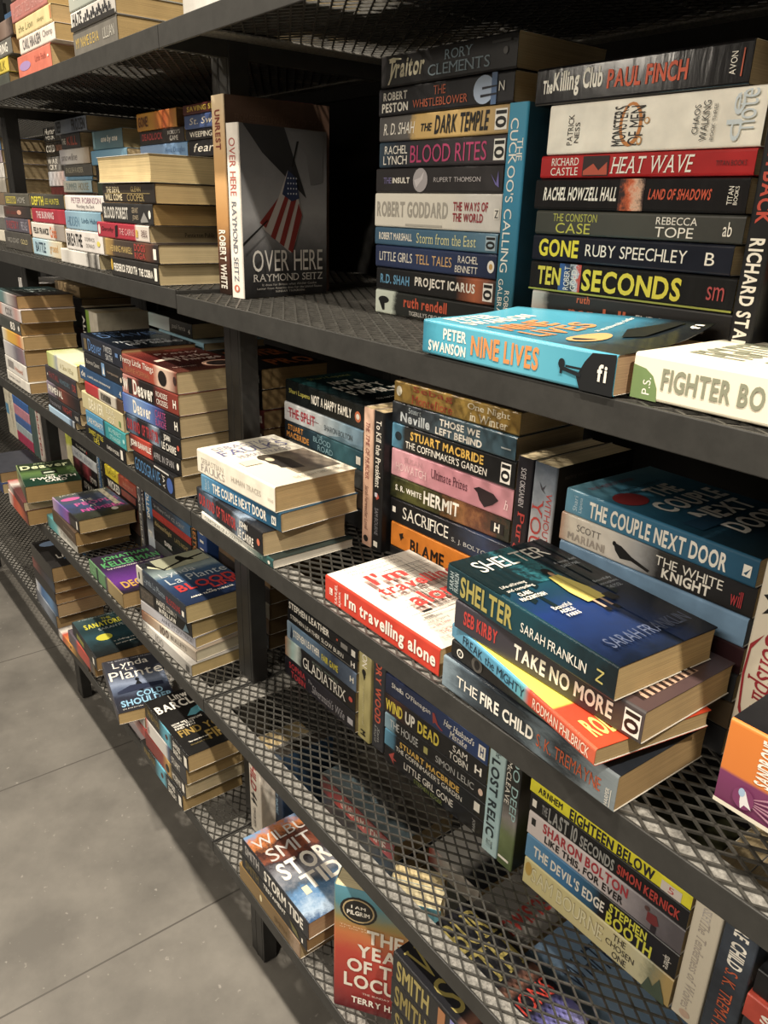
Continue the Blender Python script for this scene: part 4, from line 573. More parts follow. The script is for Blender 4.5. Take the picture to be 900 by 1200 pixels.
# ------------------------------------------------------------------ middle unit, eye-level shelf
h1 = 'paperbacks on the eye-level shelf of the middle bay'
stack('the stack beside the tall brown upright', h1, B1, [
 ('black paperback with white capitals', -.245, .0, 0, .19, .13, .030, C(P('2a2826'), pg='cdb684', st=[E('c8a030', .005, .05, .3, .9), T('FREDERICK FORSYTH', WH, .07, .58, .3, .7, 'b'), T('THE COBRA', WH, .62, .9, .28, .66, 'b'), R(WH, .93, .98, .2, .8)])),
 ('gold and brown paperback with red lettering', -.262, .0, 0, .212, .13, .027, C(A([(0, 'b0904c'), (.15, '8a6a3a'), (.2, '4a3c30'), (.6, '3c302a'), (.85, '6a3c2a'), (1, '2c2422')], n=.12, sc=50), pg='cdb684', st=[T('HENNING MANKELL', 'c8a860', .1, .54, .3, .66), T('DOGS', 'a83a34', .58, .78, .5, .9, 'b'), T('RIGA', 'a83a34', .58, .78, .1, .44, 'b'), R(WH, .92, .97, .2, .75)])),
 ('red paperback with a library stamp', -.293, .0, 0, .215, .13, .024, C(A([(0, 'a8283a'), (.8, 'b42c3c'), (.84, 'd8ccc0'), (1, 'd0c4b8')], n=.01), pg='cdb684', e=[T('Penticton Public Library', '2a2620', .42, .98, .26, .6, 's')], st=[E('d8ccc0', .02, .07, .2, .85), T('Dorothy', '2a1414', .1, .34, .36, .72, 'i'), G('1c1214', [(.37, .1), (.42, .2), (.43, .9), (.38, .8)]), T('THE CAIRNS', 'd8a0a0', .46, .74, .3, .7), R('c8a84a', .77, .81, .25, .7), T('BAKER', '5a2a2c', .87, .97, .3, .7, 'v')])),
 ('black paperback with pale capitals', -.262, .0, 0, .203, .13, .029, C(P('2b2a2a'), pg='c09a58', st=[T('BLOOD FOREST', 'c8c4ba', .04, .54, .2, .8, 'b'), T('GERAINT', 'a8987c', .62, .74, .54, .8), T('JONES', 'a8987c', .63, .74, .16, .44), G('8a8884', [(.78, .2), (.85, .6), (.9, .3), (.92, .15), (.78, .1)]), E(WH, .93, .97, .3, .7)])),
 ('dark brown paperback with tan capitals', -.2515, .0, 0, .205, .11, .027, C(A([(0, '2c2622'), (.5, '33291f'), (1, '241f1c')], n=.25), pg='bfa26a', st=[T('THE DEVIL', 'd0c098', .08, .36, .52, .84, 'b'), T('WILL COME', 'd0c098', .05, .4, .1, .46, 'b'), R('b09858', .05, .92, .48, .5), T('GLENN', 'a08a54', .58, .76, .58, .84), T('COOPER', 'a08a54', .5, .82, .1, .46, 's')]))])
book('paperback_book', 'fat pale paperback turned pages-out, topmost of the stack beside the tall brown upright', h1, (-.05, .128, B1+.1378), (0, 0, PI), .205, .132, .036, C(P('cbbd94'), pg='cfb57c'))
stack('the stack standing on a silver-white book', h1, B1, [
 ('silver-white paperback with a dark end picture', -.562, .016, 0, .213, .122, .026, C(A([(0, 'dcd8d0'), (.2, 'b8b4ac'), (.35, 'e0dcd4'), (.68, 'd0ccc4'), (.74, '3a3632'), (.85, 'a8a49c'), (.92, '2c2a28'), (1, 'c0bcb4')], n=.08, sc=70, ln=.213), pg='b8a87e')),
 ('white paperback with tall black title', -.519, .016, 0, .199, .122, .036, C(P('d8d2cc'), st=[T('BREATHE', '201d1c', .04, .46, .2, .82, 'b'), T('DOMINICK', '8a8480', .54, .8, .54, .72), T('DONALD', '8a8480', .56, .78, .24, .42), E('d8c850', .85, .93, .35, .6)])),
 ('light blue paperback with a hazy picture', -.509, .016, 0, .19, .122, .032, C(A([(0, '7c9cb4'), (.5, '8cb4c8'), (1, '6c94ac')], n=.2), st=[T('HIDDEN', '5c84a0', .06, .4, .2, .7), T('Linda Huber', '3c6480', .48, .94, .4, .66)])),
 ('white paperback with faint purple lettering', -.500, .016, 0, .204, .122, .026, C(A([(0, 'c8c4c0'), (.1, 'e0dad4'), (1, 'dcd6d0')], n=.06), st=[T('PETER ROBINSON', 'a07888', .18, .92, .5, .86), T('Watching the Dark', '6a6468', .3, .76, .12, .42)]))])
stack('the stack with a crimson book', h1, B1, [
 ('light blue to cream paperback', -.810, .032, 0, .205, .108, .034, C(A([(0, '9cc4d8'), (.5, 'b8d4dc'), (.75, 'd8ccb0'), (1, 'cdbd98')], n=.1), st=[T('BATTLE', '2c4458', .1, .45, .2, .8, 'b'), T('ground', 'd09a50', .6, .86, .2, .8)])),
 ('cream paperback with black and orange lettering', -.804, .032, 0, .225, .108, .032, C(A([(0, 'e0d8cc'), (.78, 'dcd2c4'), (.82, '8a8078'), (1, '9c9288')], n=.02), st=[T('FELIX FRANCIS', '2a2624', .06, .54, .3, .7, 'b'), T('Crisis', 'd0683a', .58, .77, .16, .84, 'b')])),
 ('crimson paperback with white capitals', -.787, .032, 0, .222, .108, .028, C(P('ad2c3c'), st=[T('THE BURNING', 'd8b8b8', .14, .68, .3, .8, 'b')])),
 ('grey paperback with yellow capitals', -.789, .032, 0, .226, .108, .027, C(A([(0, '3e3c36'), (.5, '4a483e'), (1, '33332e')], n=.2), f=P('6a675e'), st=[T('DEPTH', 'd8cc30', .05, .42, .2, .84, 'b'), T('LEE HUNTER', 'c0b838', .46, .88, .3, .7)]))])
stack('the dull stack beside the second post', h1, B1, [
 ('dark grey paperback with pale lettering', -1.045, .032, 0, .225, .108, .040, C(P('4a4742'), st=[T('WILD COAST', 'a8a49a', .1, .56, .4, .66), T('GOLD', 'c8b880', .62, .86, .4, .66)])),
 ('purple-grey paperback with red lettering', -1.024, .032, 0, .215, .108, .030, C(P('55505c'), st=[T('PARETSKY', 'a0444a', .06, .54, .2, .8, 'b'), T('FIRE SALE', 'a8a4b0', .64, .86, .2, .8), R('c06a4a', .93, 1, 0, 1)])),
 ('dark brown-red paperback', -1.021, .032, 0, .22, .108, .025, C(A([(0, '4a342c'), (.5, '4c3430'), (1, '2c2624')], n=.15), st=[T('dark season', '8a3c38', .1, .5, .3, .7, 's'), E('d09880', .52, .68, .3, .7)])),
 ('grey paperback with a yellow label', -1.000, .032, 0, .203, .108, .027, C(P('58554a'), f=P('7c776a'), st=[R('b8a83a', .06, .48, .2, .75), T('CORBEN', '58554a', .08, .46, .26, .7, 'b'), T('HOME', 'a8a498', .54, .84, .25, .7)]))])
def rearfill(ph, gp, x, y, z, L, n, t, cols, W=.125):
    return [('hidden %s paperback' % nm, x+random.uniform(-.004, .004), y+random.uniform(-.002, .003), 0, L, W, t, C(P(h))) for nm, h in cols[:n]]
FC = [('grey', '5a5850'), ('blue', '3a4a60'), ('brown', '5a4434'), ('red', '6a2c2c'), ('green', '3c4a3c'), ('black', '242424')]
ph = 'the glossy dark rear stack'
stack(ph, h1, B1, rearfill(ph, h1, -1.126, .172, 0, .2, 4, .0353, FC)+[
 ('white, pink and blue paperback', -1.126, .172, 0, .2, .125, .034, C(A([(0, 'd0d4dc'), (.4, 'd8ccc8'), (.6, 'd0b0a8'), (.72, '6aa0c4'), (1, '78b0d0')], n=.08))),
 ('glossy dark paperback with silver lettering', -1.126, .172, 0, .195, .125, .033, C(A([(0, '4a4846'), (.5, '8a8884'), (.6, '3a3836'), (1, '6a6866')], n=.2, rough=.2), st=[T('WAR', WH, .05, .45, .5, .85, 'b'), T('CRY', WH, .1, .4, .1, .45, 'b')])),
 ('glossy black paperback with a brown label', -1.126, .172, 0, .195, .125, .032, C(P('2a2826', .2), st=[T('COLD', WH, .05, .4, .3, .8, 'b'), R('6a4434', .45, .8, .35, .75)])),
 ('glossy black paperback with white script', -1.126, .172, 0, .18, .125, .033, C(A([(0, '242220'), (.6, '3a3836'), (.8, '8a8884'), (1, '3a3836')], n=.15, rough=.2), st=[T('Hunter', WH, .05, .5, .5, .9, 'i'), T('MOON', WH, .1, .46, .15, .4)]))])
ph = 'the rear stack with a cream book'
stack(ph, h1, B1, rearfill(ph, h1, -.908, .145, 0, .2, 4, .0317, FC[::-1])+[
 ('cream paperback with a blue end', -.914, .142, 0, .19, .125, .025, C(A([(0, 'd4d0c0'), (.5, 'c4ccc4'), (.8, '9cbcc8'), (1, 'a4c4d0')], n=.1), st=[T('SUMMER', '8ca0a0', .1, .5, .2, .8), T('HOUSE', '9c9070', .55, .9, .2, .8)])),
 ('thin light blue paperback', -.880, .142, 0, .165, .125, .008, C(P('6a98b8'))),
 ('grey paperback with cream capitals', -.898, .142, 0, .187, .125, .024, C(P('56534c'), st=[T('ENGLISH RAIDER', 'b8b098', .08, .7, .3, .75)])),
 ('silver-white paperback', -.918, .142, 0, .2, .125, .032, C(A([(0, 'a8a4a8'), (.3, 'd0ccc8'), (.7, 'c8c0b4'), (1, 'a08868')], n=.2), st=[T('snowline', '7a7474', .06, .6, .25, .7, 'i')])),
 ('dark paperback with a red word', -.897, .142, 0, .13, .125, .030, C(P('3c3a3a'), st=[T('THE', WH, .05, .25, .3, .7, 'b'), T('KILL', 'b8503c', .32, .85, .2, .8, 'b')])),
 ('blue-white paperback with black capitals', -.930, .142, 0, .212, .125, .029, C(A([(0, '9aa0a8'), (.4, '8490a4'), (.7, '6a7488'), (1, '8a94a4')], n=.2), st=[T('DEEP', '1c1c20', .03, .2, .1, .9, 'b'), T('FROZEN', '24242a', .55, .95, .1, .9, 'b')]))])
ph = 'the teal-topped rear stack'
stack(ph, h1, B1, rearfill(ph, h1, -.705, .145, 0, .19, 6, .0298, FC)+[
 ('light blue paperback', -.708, .142, 0, .2, .125, .028, C(A([(0, '5c94b8'), (1, '7cacc8')], n=.1))), ('teal-grey paperback with white script', -.690, .142, 0, .165, .125, .035, C(A([(0, '5c8894'), (.4, '48707c'), (1, '56727a')], n=.2), pg='8a7448', st=[T('one by one', WH, .3, .84, .3, .7, 'bi'), R('84b0bc', .02, .08, .1, .95)]))])
ph = 'the orange-topped rear stack'
stack(ph, h1, B1, rearfill(ph, h1, -.443, .145, 0, .19, 6, .0302, FC[::-1])+[
 ('blue paperback with blue lettering', -.442, .142, 0, .2, .125, .025, C(A([(0, '7c98c0'), (1, '6a94c0')], n=.1), st=[T('Anna Douglas', '4a70a0', .55, .95, .3, .75)])), ('dark paperback with red capitals', -.440, .142, 0, .188, .125, .023, C(P('2c2624'), st=[T('DEADLOCK', 'a83c3c', .06, .54, .3, .8, 'b'), T("NOBODY'S", 'c8c4bc', .66, .92, .56, .84), T('GAME', 'c8c4bc', .7, .88, .14, .46)])), ('orange and yellow paperback', -.448, .142, 0, .17, .125, .029, C(A([(0, 'c88420'), (.3, 'd89a2c'), (.6, 'd8602c'), (.9, 'd8a040'), (1, 'c87a28')], n=.15), pg='6a4c30', st=[T('GONE!', '5a2814', .04, .3, .2, .8, 'b')]))])
ph = 'the maroon-topped rear stack'
stack(ph, h1, B1, rearfill(ph, h1, -.247, .145, 0, .19, 6, .0302, FC)+[
 ('black paperback with white script', -.236, .142, 0, .18, .125, .025, C(K2, st=[T('fear', WH, .1, .5, .3, .8, 'i')])), ('black paperback with white capitals', -.245, .142, 0, .19, .125, .016, C(P('242022'), st=[T('WEEPING WALLS', WH, .08, .86, .25, .75)])), ('blue paperback with white script', -.248, .142, 0, .19, .125, .021, C(P('4a62a0'), st=[T('St. Swithin', WH, .1, .8, .3, .75, 'is')])), ('maroon paperback with yellow capitals', -.251, .142, 0, .19, .125, .015, C(P('5a2422'), st=[T('SAVING SPRINGS', 'd0b43c', .08, .86, .25, .78, 'b')]))])
ph = 'the pale stack beyond the second post'
stack(ph, h1, B1, [(d, -1.455+dx, .1, 0, .2, .125, t, C(P(c))) for d, dx, t, c in (('cream paperback', 0, .03, 'd8d0bc'), ('grey paperback', .004, .03, '6a6864'), ('white paperback', -.004, .034, 'dcd8d0'), ('tan paperback', .002, .03, 'b89878'), ('pale paperback', .0, .035, 'd8d0c0'), ('white glossy paperback', .004, .036, 'e0dcd4'), ('pink-grey paperback', 0, .03, 'a898a0'), ('blue paperback', .002, .03, '4a78b8'))])
ph = 'the rear stack past the second post'
stack(ph, h1, B1, [(d, -1.337+dx, .235, 0, .196, .125, t, C(P(c), pg='8a7250', st=s)) for d, dx, t, c, s in (('brown paperback', 0, .04, '4a3c30', []), ('tan paperback', 0, .04, '7a6448', []), ('yellow-white paperback', -.01, .035, 'c8b888', []), ('white paperback', .0, .035, 'c0bcb4', []), ('grey paperback with pink lettering', .01, .045, '8a7c74', [T('DU MAURIER', 'b05c5c', .3, .95, .2, .8)]), ('dark brown paperback', 0, .04, '5a4a38', []))])
# ------------------------------------------------------------------ middle unit, second shelf
h2 = 'paperbacks on the middle shelf of the middle bay'
stack('the dark-red-topped stack beside the post', h2, Z2, [
 ('black paperback with blue capitals and worn edges', -.229, .001, 0, .170, .12, .038, C(K1, st=[T('GODSGRAVE', '4a80b4', .04, .68, .2, .8), T('JAY', WH, .73, .79, .2, .8, 'v'), E('3a5ca8', .84, .98, .15, .85), R('d8d4cc', .55, .9, .93, 1)])),
 ('black and red paperback with white capitals', -.242, .001, 3, .192, .125, .030, C(A([(0, '1c1a1c'), (.2, 'b83a2c'), (.4, 'c04030'), (.47, '1e1c1e'), (1, '1a1a1c')], n=.03), st=[T('JOHN BANVILLE', WH, .03, .45, .24, .74, 'b'), T('APRIL IN SPAIN', 'a8a4a4', .5, .88, .26, .66), E(WH, .93, .97, .3, .7)])),
 ('black paperback with red letters and white name', -.2505, .001, 3, .204, .125, .034, C(A([(0, '1b1b1f'), (.15, '5a7088'), (.25, '1d1d22'), (.42, '26262c'), (.55, '8a9cb0'), (.65, '1b1b1f'), (1, '19191c')], n=.12, sc=55, ln=.205), st=[T('OUR KIND', 'b8343a', .03, .28, .2, .8, 'b'), T('OF TRAITOR', 'b8343a', .32, .62, .2, .8, 'b'), T('JOHN', WH, .72, .83, .52, .88, 'b'), T('LE CARRE', WH, .68, .92, .08, .46, 'b'), E('c8503c', .94, .98, .35, .62)])),
 ('bright blue paperback with big white lettering', -.2545, .001, 3, .209, .125, .035, C(A([(0, '4a64b4'), (.25, '7c9cc8'), (.5, '5a7cc0'), (.7, '3a3c78'), (.8, '201e24'), (1, '1c1a1c')], n=.08), st=[T('Deaver', WH, .2, .52, .2, .86, 'b'), T('CARTE', 'b84a80', .6, .78, .5, .86), T('BLANCHE', 'b84a80', .6, .78, .12, .44), T('H', WH, .92, .97, .3, .7, 'b')])),
 ('red and black paperback with big white lettering', -.2500, .001, 3, .205, .125, .034, C(A([(0, 'c08a80'), (.25, 'a05048'), (.35, '241c1c'), (.6, '1e1a1a'), (.7, '7a2c24'), (1, '8a3428')], n=.06), st=[R('2a2422', .12, .2, .1, .9), T('W', WH, .02, .12, .2, .8, 'b'), T('Deaver', WH, .22, .58, .14, .9, 'b'), T('ROADSIDE', WH, .64, .83, .54, .8), T('CROSSES', WH, .64, .83, .18, .44), T('H', WH, .92, .97, .3, .7, 'b')])),
 ('red paperback with a pale face', -.2505, .001, 3, .205, .130, .034, C(A([(0, '8a4438'), (.5, 'a03a2e'), (.62, 'a8442e'), (.72, 'd8b8a0'), (.88, 'cfae98'), (1, '7a4434')], n=.06, sc=40), f=A([(0, '7a2a24'), (.35, '5a1e1c'), (.8, '341614'), (1, '5a2c22')], n=.3, sc=14, rough=.25), st=[T('Pretty Little Things', WH, .02, .62, .5, .9), T('JILLIANE HOFFMAN', 'b8704a', .1, .54, .1, .44), E('1c1412', .7, .84, .14, .86), E('3a2420', .95, 1, .4, .8)], ft=[T('Pretty', 'c8b4a4', .3, .9, .68, .78), T('Little', 'c8b4a4', .3, .9, .52, .62), T('Things', 'c8b4a4', .3, .95, .36, .48), G('d8c4b0', [(.1, .5), (.35, .56), (.4, .5), (.1, .44)]), E('c89a80', .5, .95, .05, .3), E('1c1210', .55, .9, .08, .26), T('fear comes in pairs', 'b8a090', .1, .4, .15, .19)]))])
stack('the navy-black-topped stack', h2, Z2, [
 ('black paperback with yellow capitals', -.485, .001, 0, .217, .125, .028, C(K1, st=[T('SWEET LITTLE', 'e0d030', .1, .47, .54, .88), T('LIES', 'e0d030', .22, .36, .1, .46), T('KAREN WOODS', WH, .56, .85, .3, .56), R(WH, .89, .94, .2, .85)])),
 ('blue and teal paperback with white capitals', -.471, .001, 0, .211, .125, .033, C(A([(0, '4a90bc'), (.47, '4a90bc'), (.5, '1c2428'), (.55, '2a9098'), (1, '3aa0a4')], n=.008), st=[T('LANE MORIARTY', WH, .04, .45, .3, .64), T('BIG PERFECT', 'a8e0dc', .6, .9, .54, .8), T('STRANGER', 'a8e0dc', .62, .88, .16, .42), E('a8e0dc', .93, .98, .35, .6)])),
 ('cream paperback with pale outlined capitals', -.484, .001, 0, .221, .13, .035, C(A([(0, 'c8bc8c'), (1, 'c4b88a')], n=.2), st=[T('DEAVER', 'ece4c4', .18, .54, .2, .8, 'b'), T('BURIAL', 'ece4c4', .62, .82, .54, .86), T('HOUR', 'ece4c4', .64, .8, .1, .44), R('6a8a4a', .9, .94, .2, .5)])),
 ('red paperback with a striped label', -.457, .001, 0, .198, .125, .023, C(A([(0, 'b83034'), (.36, 'c03a3c'), (.4, 'c8bca8'), (.8, 'c8c0b0'), (.85, '4a3424'), (1, '5a4030')], n=.02), st=[*[R('2a2624', .44+.035*i, .46+.035*i, .2, .8) for i in range(8)]])),
 ('navy-blue slim paperback with white lettering', -.482, .002, 0, .226, .125, .027, C(P('2c4f78'), f=P('d8d4c8'), st=[T('de', WH, .04, .14, .3, .74), T('a painful season commemorated', WH, .2, .74, .36, .6, 'is'), T('4', WH, .93, .97, .2, .6)])),
 ('black paperback with a small blue figure', -.443, .001, 0, .198, .125, .031, C(P('25262a'), st=[T('Rowan Quest', 'b8b4ac', .06, .42, .35, .66, 's'), R('6a94c0', .48, .56, .1, .85), G(WH, [(.5, .2), (.53, .7), (.55, .2)]), T('companion', 'a08c78', .62, .9, .35, .55), E('d8c8b0', .94, .98, .2, .5)])),
 ('navy-black glossy paperback with blue capitals', -.447, .001, 0, .206, .135, .034, C(P('1d2230', .22), f=A([(0, '161a22'), (.5, '1c2430'), (1, '12161e')], n=.3, rough=.18), pg='b8935a', st=[R('6a5a3c', .07, .14, .2, .8), T('Deaver', '5a84c0', .18, .52, .2, .86), T('TWISTED', 'c0c0c0', .58, .78, .52, .84), T('SIXTH', 'c0c0c0', .62, .78, .14, .44), R('5a80b8', .86, .92, .5, .7)], ft=[T('JEFFERY', '4a6c9c', .1, .5, .84, .93), T('DEAVER', '4a6c9c', .1, .95, .62, .8), T('THE BODIES', 'c8ccd0', .1, .8, .3, .38), T('LEFT BEHIND', 'c8ccd0', .2, .95, .16, .26)]))])
stack('the short yellow-green-topped stack', h2, Z2, [
 ('light blue slim paperback', -.731, 0, 0, .185, .12, .0165, C(A([(0, 'a8c8e0'), (.7, '9cbcd8'), (.8, '2c3c54'), (.86, 'b0b8c0'), (.9, '2a2624'), (1, '2a2624')], n=.01))), ('black paperback with a red word', -.724, 0, 0, .214, .125, .0255, C(P('2a2a2e'), st=[T('fractured', '8a8890', .05, .4, .3, .7), T('NIGHT', 'a8403a', .48, .76, .3, .8), T('VOICE', WH, .85, .95, .3, .6)])),
 ('dark paperback with pale capitals and red panel', -.724, 0, 0, .222, .125, .031, C(A([(0, '8a7c90'), (.25, '6a5c68'), (.35, '3c3436'), (.55, '7a3c30'), (.75, '4a2a26'), (1, '242022')], n=.12), st=[T('PRIMEVAL', WH, .05, .5, .3, .8, 'b')])),
 ('dark purple-grey paperback with red lettering', -.719, 0, 0, .208, .125, .035, C(P('39343a'), st=[T('FATAL', '8a3c3c', .12, .44, .3, .7, 'b'), T('REMEDIES', '5c7888', .48, .8, .34, .6), T('DB', 'b0403a', .88, .98, .3, .7), E(WH, .06, .08, .4, .56)])),
 ('cream and green-yellow paperback', -.693, 0, 0, .199, .125, .033, C(A([(0, 'a8b45c'), (.2, 'c8cc8c'), (.33, '98a0a8'), (.38, 'dcd8b8'), (1, 'e0d8b0')], n=.08), f=A([(0, 'b8c070'), (.3, 'd8d8b8'), (.8, 'dcd8c0'), (1, 'e0d060')], n=.3, sc=16), st=[T('A Slow Affair', 'b8ac80', .44, .88, .3, .64, 's')], ft=[E('3a3a34', .55, .6, .5, .53)]))])
stack('the tan-paged stack by the second post', h2, Z2, [
 ('white paperback', -1.130, .01, 0, .212, .125, .027, C(P('dcd6ca'), pg='b8935c', st=[T('BURNING NIGHT', '8a8484', .1, .6, .4, .6)])), ('white paperback with a red patch', -1.127, .01, 0, .2, .125, .039, C(P('d8d4cc'), pg='b8935c', st=[R('8a8480', .12, .4, .3, .8), T('Hound', 'c86a4a', .45, .8, .3, .6)])),
 ('pale grey paperback with a dark picture', -1.121, .01, 0, .195, .125, .039, C(A([(0, 'd0ccc8'), (.4, 'a8a4a8'), (.6, '6c6470'), (.9, '8a6a74'), (1, 'a8a4a0')], n=.1), pg='b8935c')), ('yellow and orange paperback', -1.117, .01, 0, .197, .125, .032, C(A([(0, 'd8d4c0'), (.3, 'e0ac3a'), (.6, 'd8a030'), (.8, 'd87a3a'), (1, 'e0c89a')], n=.1), pg='bf9c64')),
 ('charcoal paperback with white figures', -1.130, .01, 0, .2, .125, .032, C(P('4a4a46'), pg='a8844c', st=[T('STATION', '3c4844', .1, .5, .2, .8), T('83', WH, .55, .75, .2, .8, 'b'), E(WH, .9, .96, .3, .7)])), ('pale paperback with red and grey panels', -1.110, .01, 0, .202, .125, .031, C(A([(0, 'c87a5a'), (.2, 'c8c0bc'), (.6, 'a8a4a4'), (.8, 'c09088'), (1, 'd0c8c4')], n=.06), pg='b08a54', st=[T('COX', '6a6464', .3, .6, .2, .8, 'b')])),
 ('dark teal paperback with a patterned cover', -1.135, .01, 0, .206, .13, .030, C(A([(0, '4a8488'), (.4, '5c7c7c'), (.6, 'b8b4b0'), (1, '6a4a48')], n=.1), f=A([(0, '2c4a4c'), (.5, '26302f'), (1, '3a2e2c')], n=.3), pg='b08a54', ft=[T('THE WINTER', '9aa8a4', .2, .8, .55, .7, 'b'), T('GRAVE', '9aa8a4', .3, .9, .35, .5, 'b')]))])
upright('black-spined paperback with white figures, standing in the rear row', h2, -.925, .152, Z2, 0, .2, .125, .032, C(K1, st=[T('ALINE', WH, .1, .5, .2, .8, 'b')]))
upright('thin dark paperback with a green stripe, standing in the rear row', h2, -.892, .152, Z2, 0, .196, .125, .022, C(A([(0, '5a7a2c'), (.6, '6a9a34'), (1, '8ab040')], ln=-.196), pg='b8a47c'))
upright('grey upright paperback with a pale back cover showing', h2, -.869, .152, Z2, 0, .196, .125, .056, C(P('cfc7b4'), f=P('b4ac98'), pg='b8a47c', ft=[T('Tremember to Document before it is', '5a5448', .1, .9, .75, .8, 's'), T('for Murder', '5a5448', .3, .7, .66, .71, 's'), R('a86a54', .1, .9, .02, .5)]))
ph = 'the half-pale-topped rear stack'
stack(ph, h2, Z2, [('hidden %s paperback' % nm, -.49+i*.003, .152, 0, .2, .125, .0325, C(P(h))) for i, (nm, h) in enumerate(FC)]+[('light blue slim paperback', -.445, .152, 0, .2, .125, .014, C(P('8ab8cc'), f=P('9cbcc8'))), ('half pale blue, half black paperback', -.494, .152, 0, .203, .125, .028, C(A([(0, 'b0c8d4'), (.5, 'c8d0d0'), (.52, '24221f'), (1, '1f1d1b')], n=.004), f=P('1c1b1a'), st=[T('paul ferris', 'c8c4b8', .56, .86, .3, .7, 'is'), T('4', WH, .92, .96, .3, .6)]))])
ph = 'the rear stack behind the nearest post'
stack(ph, h2, Z2, [('%s paperback' % nm, -.262+i*.002, .160, 0, .208, .13, .0315, C(P(h), pg='9a7c4e', st=[R(WH, .93, .97, .3, .7)])) for i, (nm, h) in enumerate(FC[:4])]+[('black paperback with a tan-paged block', -.258, .16, 0, .206, .13, .034, C(K1, pg='a08250')), ('black paperback with orange lettering on top', -.260, .16, 0, .208, .13, .035, C(K1, pg='a08250', f=P('1a1716'), st=[R(WH, .92, .96, .3, .7)], ft=[T('POWER', 'c86a30', .1, .9, .5, .8, 'b'), T('PRO', 'c86a30', .3, .95, .1, .34, 'b')]))])
ph = 'the dim stack behind the tan-paged one'
stack(ph, h2, Z2, [('hidden %s paperback' % nm, -1.148+i*.002, .16, 0, .2, .125, .036, C(P(h), pg='8a7048')) for i, (nm, h) in enumerate(FC)]+[('tan-spined paperback with faint lettering', -1.143, .16, 0, .2, .125, .028, C(P('b89a6c'), pg='8a7048', st=[T('the beekeeper', '7a6444', .4, .9, .3, .7)]))])
ph = 'the far rear stack, middle shelf'
stack(ph, h2, Z2, [('%s paperback' % nm, -1.46+i*.006, .14, 0, .2, .125, .038, C(P(h), pg='9a8258')) for i, (nm, h) in enumerate((('brown', '5a4434'), ('tan', '8a7450'), ('navy', '2c3448'), ('white', 'd8d4cc'), ('violet', '6a68a8'), ('white glossy', 'd0ccc8')))])
# ------------------------------------------------------------------ middle unit, lower shelf
h3 = 'paperbacks on the lower shelf of the middle bay'
stack('the branch-silhouette pile', h3, Z3, [
 ('silver-white paperback with grey figures', -.285, .006, 2, .212, .13, .025, C(A([(0, '4a4844'), (.2, 'd8d4cc'), (.6, 'c8c4bc'), (.9, 'a8a49c'), (1, '8a8680')], n=.1, rough=.25), pg='c0a468', st=[T('100', '8a8680', .3, .46, .2, .8), T('JAMES', WH, .04, .24, .3, .7), R('4a4844', .9, .96, .2, .7)])),
 ('tan and white paperback', -.279, .006, 5.5, .203, .13, .022, C(A([(0, '7a4c34'), (.25, 'b09478'), (.5, 'c8c0b0'), (1, '8a7c6c')], n=.1), pg='ccc0a0', st=[T('100', '5c4c40', .36, .52, .1, .9, 'b'), T('BULLETS', '4a4038', .56, .84, .3, .7)])),
 ('pale lilac-grey paperback', -.278, .006, 7, .194, .13, .022, C(A([(0, 'a8a4a4'), (.4, 'c0c0c8'), (1, '9a9aa4')], n=.08), pg='c0a468', st=[T('ANNE FITZPATRICK', '6a6a74', .4, .95, .3, .7)])),
 ('black paperback with white and grey capitals', -.281, .006, 5.5, .196, .13, .036, C(P('1b1b1c'), pg='c0a468', st=[R('3c3630', .03, .3, .1, .9), T('GONE TO GROUND', '6a6054', .05, .28, .2, .8, 'b'), T('HARPER COUNTY', WH, .36, .74, .5, .86, 'b'), T('IN FULL LAW', WH, .4, .72, .12, .42, 'b'), G('6a8898', [(.84, .1), (.9, .6), (.95, .2)])])),
 ('dark blue paperback with a branch figure, red title', -.286, .006, 2, .207, .133, .036, C(A([(0, 'd0c8b4'), (.12, 'b8b4a8'), (.15, '2a3444'), (1, '222832')], n=.02), pg='c8ae74', f=A([(0, '2a2c30'), (.12, '20242a'), (.35, '8a9c9c'), (.42, '3c5a7c'), (.7, '25385c'), (1, '1c2a48')], n=.1, sc=16, ln=.207), st=[R('14161a', .045, .07, .3, .7), T('Lynda La Plante', '8a98a4', .17, .6, .26, .74), T('BLOODLINE', 'b83434', .63, .9, .3, .66), R(WH, .93, .97, .3, .6)],
  ft=[G(A([(0, '9a9c80'), (1, 'a8a88c')], n=.3, sc=20), [(.2, .99), (.97, .99), (.97, .74), (.28, .72), (.2, .8)]), G('d8d4a8', [(.2, .8), (.28, .72), (.08, .86), (.1, .9)]), G('14140f', [(.1, .95), (.24, .73), (.27, .73), (.13, .97)]), G('14140f', [(.25, .74), (.6, .82), (.95, .87), (.95, .89), (.6, .85), (.25, .76)]), G('14140f', [(.56, .82), (.53, .9), (.57, .95), (.62, .95), (.67, .88), (.76, .82), (.74, .8), (.64, .83)]),
      T('Lynda', 'b8c0c4', .1, .62, .56, .68), T('La Plante', 'b8c0c4', .1, .98, .42, .54), T('BLOOD', 'c83434', .12, .98, .24, .38, 'b'), T('LINE', 'c83434', .55, .98, .16, .26, 'b'), T('AN', WH, .42, .5, .135, .155, 'b'), T('ANNA TRAVIS THRILLER', WH, .16, .8, .09, .12, 'b')]))])
